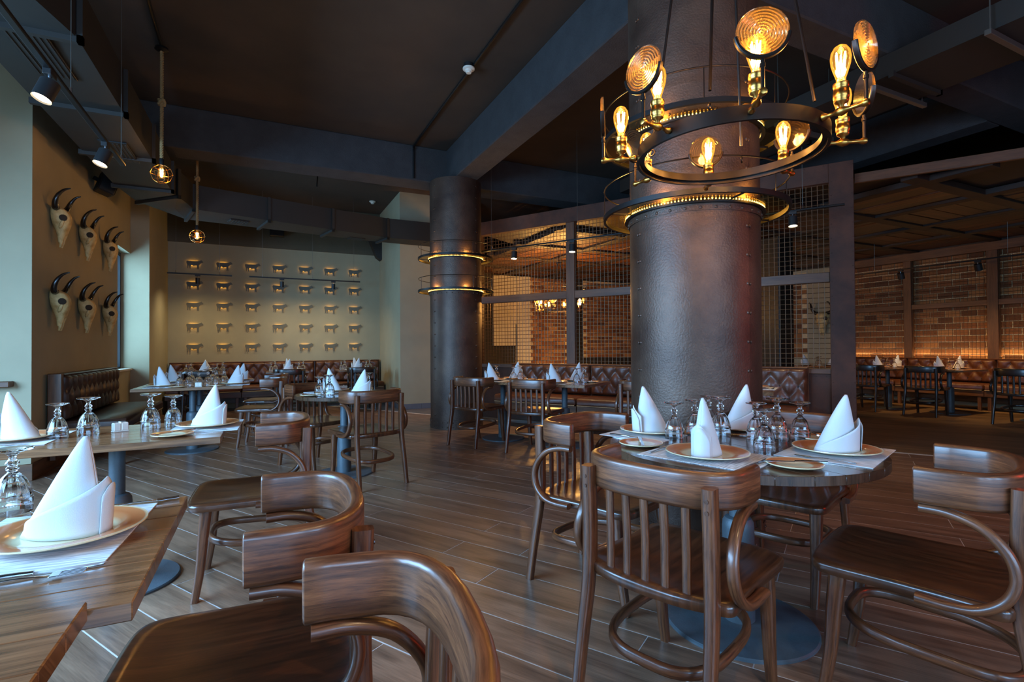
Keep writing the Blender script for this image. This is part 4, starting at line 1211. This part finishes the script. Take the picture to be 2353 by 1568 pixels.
# ================================================================== WALL DECORATION
COW = [(.01, .44), (.03, .36), (.06, .26), (.075, .14), (.07, .04), (.125, .04), (.135, .15), (.15, .25), (.165, .22), (.19, .13), (.20, .03), (.26, .03), (.245, .14), (.27, .22), (.30, .27), (.36, .26), (.42, .20), (.48, .23), (.60, .25),
       (.625, .12), (.62, .0), (.665, .0), (.675, .10), (.70, .0), (.745, .0), (.735, .1), (.735, .22), (.745, .29), (.77, .33), (.83, .40), (.88, .44), (.96, .45), (.99, .47), (.985, .50), (.93, .575), (.895, .60), (.87, .645), (.84, .60), (.78, .58), (.68, .55), (.5, .535), (.3, .53), (.06, .545), (.02, .50)]
CW = .285
MC = Matrix(((1, 0, 0, 0), (0, 0, -1, 0), (0, 1, 0, 0), (0, 0, 0, 1)))
cow_me = MB().prism([(x * CW, y * CW - .185 + .03) for (x, y) in COW], .022, .028, MC).mesh('plate', 0); cow_me.materials.append(MATS['cow_plate'])
led_me = MB().box(.04, .19, -.014, -.010, -.066, -.018).mesh('backlight', 0); led_me.materials.append(MATS['cow_led'])
pin_me = MB().tube([(.06, -.022, -.03), (.06, 0, -.03)], .004, 5).tube([(.19, -.022, -.03), (.19, 0, -.03)], .004, 5).mesh('standoff'); pin_me.materials.append(MATS['steel'])
ROWN = ('top', 'second', 'middle', 'fourth', 'bottom'); COLNM = ('leftmost', 'second from left', 'third from left', 'centre', 'third from right', 'second from right', 'rightmost')
for r_ in range(5):
    for c_ in range(7):
        t = thing('cow_silhouette', 'backlit cow silhouette in the %s row, %s' % (ROWN[r_], COLNM[c_]), 'wall decoration', (-1.34 + .495 * c_, YC, 2.85 - .4 * r_), 0, 'backlit cow silhouettes')
        obj('plate', cow_me, None, t); obj('backlight', led_me, None, t); obj('standoff', pin_me, None, t)
# skulls, local: +X out of the wall, Z up
def skull():
    t = empty('cow_skull')
    prof = [(.135, .03, .06, .02), (.12, .07, .10, .0), (.09, .095, .135, .0), (.05, .10, .152, .0), (.01, .098, .158, .005), (-.03, .085, .152, .012), (-.07, .070, .142, .026), (-.11, .060, .130, .04), (-.15, .054, .118, .05), (-.19, .047, .104, .054), (-.22, .036, .09, .058)]
    seg = 22; mb = MB(); rows = []
    for (z, hw, d1, d0) in prof:
        row = []
        for k in range(seg):
            a = 2 * PI * k / seg; n_ = 2.5
            c_, s_ = math.cos(a), math.sin(a)
            x = (d0 + d1) / 2 + (d1 - d0) / 2 * math.copysign(abs(c_) ** (2 / n_), c_)
            y = hw * math.copysign(abs(s_) ** (2 / n_), s_)
            if -.02 < z < .07 and abs(abs(s_) - .8) < .25 and c_ > 0: y *= .88; x *= .95      # eye hollows
            if z < -.13 and abs(s_) < .3 and c_ > 0: x *= .82                                    # nose slit
            if .0 < z < .05 and abs(s_) > .9: y *= 1.06
            mb.v.append((x, y, z)); row.append(len(mb.v) - 1)
        rows.append(row)
    for a_, b_ in zip(rows[:-1], rows[1:]):
        for k in range(seg): mb.face((a_[k], b_[k], b_[(k + 1) % seg], a_[(k + 1) % seg]))
    mb.face(rows[0]); mb.face(rows[-1][::-1])
    obj('cranium', mb, 'bone', t, 50)
    for s in (-1, 1):
        obj('eye_socket', MB().lathe([(.0, .006), (.022, .006), (.031, .003), (.033, -.01)], 14, Matrix.Translation((.115, s * .083, .018)) @ Matrix.Rotation(R(62) * s, 4, 'Z') @ Matrix.Rotation(PI / 2, 4, 'Y')), 'bone_dark', t)
        obj('cheek_bone', MB().lathe([(0, -.05), (.014, -.03), (.017, 0), (.013, .03), (0, .05)], 10, Matrix.Translation((.10, s * .078, -.045)) @ Matrix.Rotation(R(20), 4, 'Y')), 'bone', t)
        obj('jaw_tip', MB().sweep([(.088, s * .024, -.17), (.084, s * .028, -.22), (.074, s * .024, -.265)], rsec(.024, .034, .009, 3), up=(1, 0, 0), scale=lambda u: 1 - .55 * u), 'bone', t, 50)
        h_ = spline([(.06, s * .07, .105), (.065, s * .125, .118), (.078, s * .165, .16), (.105, s * .172, .225), (.145, s * .158, .275), (.19, s * .15, .295)], 5)
        obj('horn', MB().tube(h_, .030, 10, scale=lambda u: 1.0 - .84 * u ** 1.4, up=(1, 0, .3)), 'horn', t, 60)
    return t
sk = skull()
SKL = [(6.47, 2.44), (7.32, 2.44), (8.26, 2.45), (6.45, 1.62), (7.29, 1.62), (8.24, 1.61)]
SKN = ['upper left', 'upper middle', 'upper right, beside the window', 'lower left', 'lower middle', 'lower right, beside the window']
for i, (y, z) in enumerate(SKL):
    o = sk if i == 0 else copy_tree(sk)
    o.location = (XW, y, z); tag(o, 'horned cow skull on the left wall, ' + SKN[i], 'skull', 'horned cow skulls')
o = copy_tree(sk); p = onx(1896, 735, XR); o.location = (XR, p.y, p.z); o.rotation_euler = (0, 0, PI); o.scale = (1.4,) * 3
tag(o, 'pale horned skull seen through the mesh in the lounge', 'skull', 'horned cow skulls')
tag(obj('wall_ledge', MB().box(-3.38, -1.995, 5.90, 6.003, .845, .895, .005), 'frame_wood'), 'dark wooden ledge on the pale pillar at the left picture edge', 'ledge')

# ================================================================== LAMPS
def spot(loc, target, power, size=70, blend=1.0, col=(1, .70, .38), rad=.03):
    d = bpy.data.lights.new('spot', 'SPOT'); d.energy = power; d.color = col; d.spot_size = R(size); d.spot_blend = blend; d.shadow_soft_size = rad
    o = bpy.data.objects.new('spot', d); COL.objects.link(o); o.location = loc
    o.rotation_euler = (Vector(target) - Vector(loc)).to_track_quat('-Z', 'Y').to_euler()
    return o
def track(label, a, b_, heads, wires_, wtop, tilt=(0, 0, -1), power=30, size=75, r=.036, col=(1, .70, .38)):
    """a, b_: ends; heads: fractions along; wires_: fractions with suspension wires up to wtop"""
    a, b_ = Vector(a), Vector(b_)
    t = thing('track_light', label, 'lamp', tuple((a + b_) / 2), 0, 'ceiling track lights'); o3 = (a + b_) / 2
    d = (b_ - a).normalized()
    obj('rail', MB().sweep([a - o3, b_ - o3], rsec(.034, .022, .004, 2)), 'black_metal', t)
    for w_ in wires_:
        w_, top_ = w_ if isinstance(w_, tuple) else (w_, wtop)
        p = a.lerp(b_, w_) - o3
        obj('wire', MB().tube([p, p + Vector((0, 0, top_ - a.z))], .0025, 5, up=(1, 0, 0)), 'steel_wire', t)
        obj('gripper', MB().tube([p + Vector((0, 0, .01)), p + Vector((0, 0, .055))], .006, 6, up=(1, 0, 0)), 'steel', t)
    tv = Vector(tilt).normalized()
    for h_ in heads:
        p = a.lerp(b_, h_) - o3
        st = p + Vector((0, 0, -.015)); en = p + Vector((0, 0, -.075))
        hd = obj('lamp_head', MB().tube([en - tv * .01, en + tv * .095], r, 18, up=(.3, 1, .1), cap=False).tube([en - tv * .012, en - tv * .008], r * .98, 18, up=(.3, 1, .1)), 'black_plastic', t, 50)
        obj('stem', MB().tube([st, en], .007, 8, up=(1, 0, 0)), 'steel', hd)
        obj('adapter', MB().box(-.018, .018, -.04, .04, -.02, .012, .003, Matrix.Translation(p + Vector((0, 0, -.018))) @ Matrix.Rotation(math.atan2(d.y, d.x) - PI / 2, 4, 'Z')), 'black_plastic', hd)
        obj('lens', MB().tube([en + tv * .078, en + tv * .086], r * .92, 18, up=(.3, 1, .1)), 'spot_face', hd)
        spot(o3 + en + tv * .10, o3 + en + tv * 2, power, size, col=col)
    return t
ZT = 2.60
track('black track with two lit spotlights hanging over the left side', (-.985, .9, ZT), (-.985, 4.87, ZT), (.62, .877), (.70, .985), CEIL, tilt=(-.30, -.22, -1), power=13, size=90, r=.043)
track('short black track with one spotlight before the cow wall, left', (-1.52, 10.6, 2.495), (-.53, 10.6, 2.495), (.46,), (.13, .80), CEIL, tilt=(0, .12, -1), power=24, size=165, col=(1, .80, .48))
track('longer black track with two spotlights before the cow wall, right', (-.25, 10.6, 2.495), (1.735, 10.6, 2.495), (.277, .743), (.11, .55, .94), CEIL, tilt=(0, .12, -1), power=24, size=165, col=(1, .80, .48))
track('black track with three spotlights in front of the mesh partition', cd(4.7, 6.3, 2.62), cd(-.04, 6.3, 2.62), (.145, .343, .90), (.06, .36, .60, (.92, 3.36)), CEIL, tilt=(-.1, -.1, -1), power=44, size=85, r=.045)
track('black track with two spotlights in front of the brick wall lounge', (10.2, 6.9, 2.50), (10.2, 2.6, 2.50), (.40, .655), (.12, .30, .74), ZW, tilt=(.40, 0, -1), power=62, size=120, r=.05, col=(1, .60, .24))
track('black track inside the lounge seen through the mesh, left', (5.7, 9.3, 2.45), (8.2, 7.6, 2.45), (.15, .55), (.1, .9), ZW, tilt=(.3, .4, -1), power=70, size=130, col=(1, .58, .2))
# rope pendants
def cage_mb(r=.062):
    mb = MB(); lev = [(.022, .075), (.072, .045), (.094, -.012), (.070, -.075), (.034, -.098)]
    n = 6
    for k in range(n):
        a = 2 * PI * k / n
        mb.tube([(q * math.cos(a), q * math.sin(a), z) for (q, z) in lev], .0024, 5, up=(.2, .3, 1))
    for (q, z) in lev[1:]:
        mb.tube([(q * math.cos(2 * PI * k / n), q * math.sin(2 * PI * k / n), z) for k in range(n)], .0024, 5, closed=True)
    return mb
ST64 = [(.013, .062), (.014, .05), (.022, .03), (.030, .005), (.032, -.015), (.029, -.035), (.020, -.05), (.008, -.058), (0, -.06)]
def filament(par, M, s=1.0, mat='filament'):
    """squirrel-cage filament: strands zigzagging between two little hoops"""
    pts = [Vector(((.0075 if k % 2 else .0125) * math.cos(2 * PI * k / 12), (.0075 if k % 2 else .0125) * math.sin(2 * PI * k / 12), (-.034 if k % 2 else .030))) for k in range(13)]
    obj('filament', MB().tube([M @ (p * s) for p in pts], .0024 * s, 5, up=(.3, .2, .9)), mat, par)
def rope_pendant(label, x, y, zb, ztop):
    t = thing('rope_pendant', label, 'lamp', (x, y, zb), 0, 'rope pendants')
    n = 120; L_ = ztop - zb - .14
    mb = MB()
    for ph in (0, 2 * PI / 3, 4 * PI / 3):
        mb.tube([(.0085 * math.cos(k * .8 + ph), .0085 * math.sin(k * .8 + ph), .135 + L_ * k / n) for k in range(n + 1)], .0092, 5, up=(1, .1, 0))
    obj('rope', mb, 'rope', t)
    zk = .14 + L_ * .50
    obj('knot', MB().tube([(.024 * math.cos(a * .7), .024 * math.sin(a * .7), zk + .024 * math.sin(a * 1.05)) for a in range(16)], .014, 8, up=(.1, .2, 1)), 'rope', t)
    obj('ceiling_cup', MB().lathe([(0, ztop - zb - .01), (.055, ztop - zb - .01), (.06, ztop - zb - .03), (.02, ztop - zb - .045), (0, ztop - zb - .045)], 20), 'black_metal', t)
    obj('socket', MB().lathe([(0, .14), (.012, .14), (.021, .125), (.021, .07), (0, .07)], 16), 'black_plastic', t)
    b_ = obj('bulb', MB().lathe(ST64, 20), 'bulb_glass', t)
    filament(b_, Matrix.Translation((0, 0, 0)), 1.1)
    obj('cage', cage_mb(), 'brass', t)
    d = bpy.data.lights.new('pendant_glow', 'POINT'); d.energy = 4; d.color = (1, .55, .2); d.shadow_soft_size = .02
    o = bpy.data.objects.new('pendant_glow', d); COL.objects.link(o); o.parent = t
rope_pendant('nearer caged bulb hanging on a knotted rope at the left', -.89, 5.89, 2.87, CEIL - .02)
p = at(453, 541, 2.71)
rope_pendant('farther caged bulb hanging on a knotted rope in front of the cow wall', p.x, p.y, 2.71, CEIL)

# chandelier over the round table
def chandelier(label, x, y, z, r=.356, a0=0.0, s=1.0, power=5.0, apex=1.35, detail=True):
    t = thing('chandelier', label, 'lamp', (x, y, z))
    obj('ring', MB().lathe([(r - .012, -.026), (r, -.026), (r, .026), (r - .012, .026), (r - .012, .012), (r - .03, .012), (r - .03, -.012), (r - .012, -.012), (r - .012, -.026)], 80), 'bronze_ring', t)
    for k in range(4):
        a = R(a0 + 45 / 2) + PI / 2 * k
        e = cylpt(r - .035, a, .0); ap = cylpt(.03, a, apex)
        q = e.lerp(ap, .06)
        obj('rod', MB().tube([q, ap], .0055, 8, up=(.4, .3, .8)), 'bronze_ring', t)
        cen = e.lerp(ap, .03); ta = Vector((-math.sin(a), math.cos(a), 0)); nz = (ap - e).normalized()
        obj('hook_ring', MB().tube([cen + (nz * math.cos(b_) + cylpt(1, a, 0) * math.sin(b_)) * .014 for b_ in [2 * PI * i / 14 for i in range(14)]], .003, 6, closed=True, up=tuple(ta)), 'bronze_ring', t)
    obj('canopy', MB().lathe([(0, apex + .03), (.06, apex + .03), (.06, apex), (0, apex)], 24), 'bronze_ring', t)
    obj('stem', MB().tube([(0, 0, apex + .03), (0, 0, CEIL - z if z + apex < CEIL else apex + .2)], .008, 8, up=(1, 0, 0)), 'bronze_ring', t)
    for k in range(8):
        a = R(a0 + 45 * k); M = Matrix.Rotation(a, 4, 'Z')
        pr = [(.004, 0), (.012, .004), (.012, .014), (.007, .022), (.007, .04), (.013, .052), (.016, .064), (.013, .076), (.007, .088), (.007, .12), (.012, .13), (.013, .138), (.010, .146), (0, .149)]
        arm = obj('arm', MB().lathe(pr, 14, M @ Matrix.Translation((r, 0, .0)) @ Matrix.Rotation(PI / 2, 4, 'Y')), 'brass', t, 50)
        MS = M @ Matrix.Translation((r + .064, 0, 0))
        obj('socket', MB().lathe([(.007, .010), (.010, .022), (.020, .028), (.022, .034), (.021, .040), (.024, .044), (.024, .062), (.0225, .064), (.0225, .078), (.024, .080), (.024, .092), (.016, .096), (0, .096)], 20, MS), 'brass', arm, 50)
        bl = obj('bulb', MB().lathe([(.014, .094), (.0145, .108), (.021, .128), (.029, .155), (.0315, .178), (.029, .198), (.020, .214), (.008, .222), (0, .224)], 20, MS), 'bulb_glass', arm, 60)
        filament(arm, MS @ Matrix.Translation((0, 0, .16)), 1.15)
        # lens on its own small post
        ML = M @ Matrix.Translation((r + .138, 0, 0))
        obj('lens_post', MB().lathe([(.006, .008), (.006, .075), (.0085, .078), (.0085, .088), (.006, .09), (.006, .10)], 10, ML), 'bronze_ring', arm)
        zc, rl = .185, .078
        ring = [(0, rl * math.cos(q), zc + rl * math.sin(q)) for q in [PI + .12 + (PI - .24) * i / 24 for i in range(25)]]
        obj('lens_holder', MB().sweep([ML @ Vector(p) for p in ring], rsec(.012, .018, .003, 2), up=tuple(M @ Vector((1, 0, 0)))), 'bronze_ring', arm)
        lp = [(0, .006)]
        for q in range(1, 9):
            lp += [(rl * (q - .45) / 8.2, .0085), (rl * q / 8.2, .0005)]
        lp += [(rl * .995, .004), (rl * .995, -.004), (0, -.004)]
        obj('lens', MB().lathe(lp, 40, ucap=True, M=ML @ Matrix.Translation((0, 0, zc)) @ Matrix.Rotation(PI / 2, 4, 'Y')), 'lens_glass', arm, 25)
        d = bpy.data.lights.new('bulb_light', 'POINT'); d.energy = power; d.color = (1, .56, .20); d.shadow_soft_size = .025
        o = bpy.data.objects.new('bulb_light', d); COL.objects.link(o); o.parent = t; o.location = MS @ Vector((0, 0, .165))
    return t
chandelier('round bronze chandelier with eight glowing bulbs and ribbed glass discs', 1.683, 1.47, 1.953, a0=8.0, apex=2.0, power=3.4)
p = CAM0 + ray(1285, 715) * 10.4
chandelier('distant chandelier glowing in the lounge behind the mesh', p.x, p.y, 1.90, a0=0, apex=.95, power=34)
# lounge extras seen through the mesh
t = thing('table_lamp', 'small lamp with a glowing shade in front of the lounge bricks', 'lamp', (7.28, 11.4, 0))
obj('base', MB().lathe([(0, 0), (.16, 0), (.16, .02), (.03, .05), (.03, 1.12), (0, 1.12)], 20), 'frame_wood', t)
obj('shade', MB().lathe([(.10, 1.10), (.125, 1.10), (.10, 1.42), (.09, 1.42), (.10, 1.10)], 24), 'shade_fabric', t)
p = CAM0 + ray(1785, 760) * 8.9
tag(obj('lounge_column', MB().box(p.x - .19, p.x + .19, p.y - .19, p.y + .19, 0, ZW, .01), 'black_metal'), 'dark square column in the lounge behind the mesh', 'column')
p = CAM0 + ray(1880, 800) * 10.6
rect_table('table with two napkins seen through the mesh in the lounge', p.x, p.y, .72, .7, 6)
setting((p.x - .18, p.y + .15), 0, 'on the table behind the mesh, left', nap=150, cut=False, mat=False); setting((p.x + .1, p.y - .2), 180, 'on the table behind the mesh, right', nap=-20, cut=False, mat=False)
goblets([(p.x + .12, p.y + .1, 0), (p.x - .15, p.y - .12, 0)], 'on the table behind the mesh')

track('black track above and behind the camera', (.2, -2.4, 2.6), (.9, .2, 2.6), (.3, .62, .95), (.1, .9), CEIL, tilt=(-.12, .35, -1), power=26, size=85)
chandelier('unseen round chandelier added behind the camera as warm fill', 1.7, -1.7, 2.0, a0=20, apex=1.9, power=6.5)  # out of view, added to put warm fill light on the near chairs
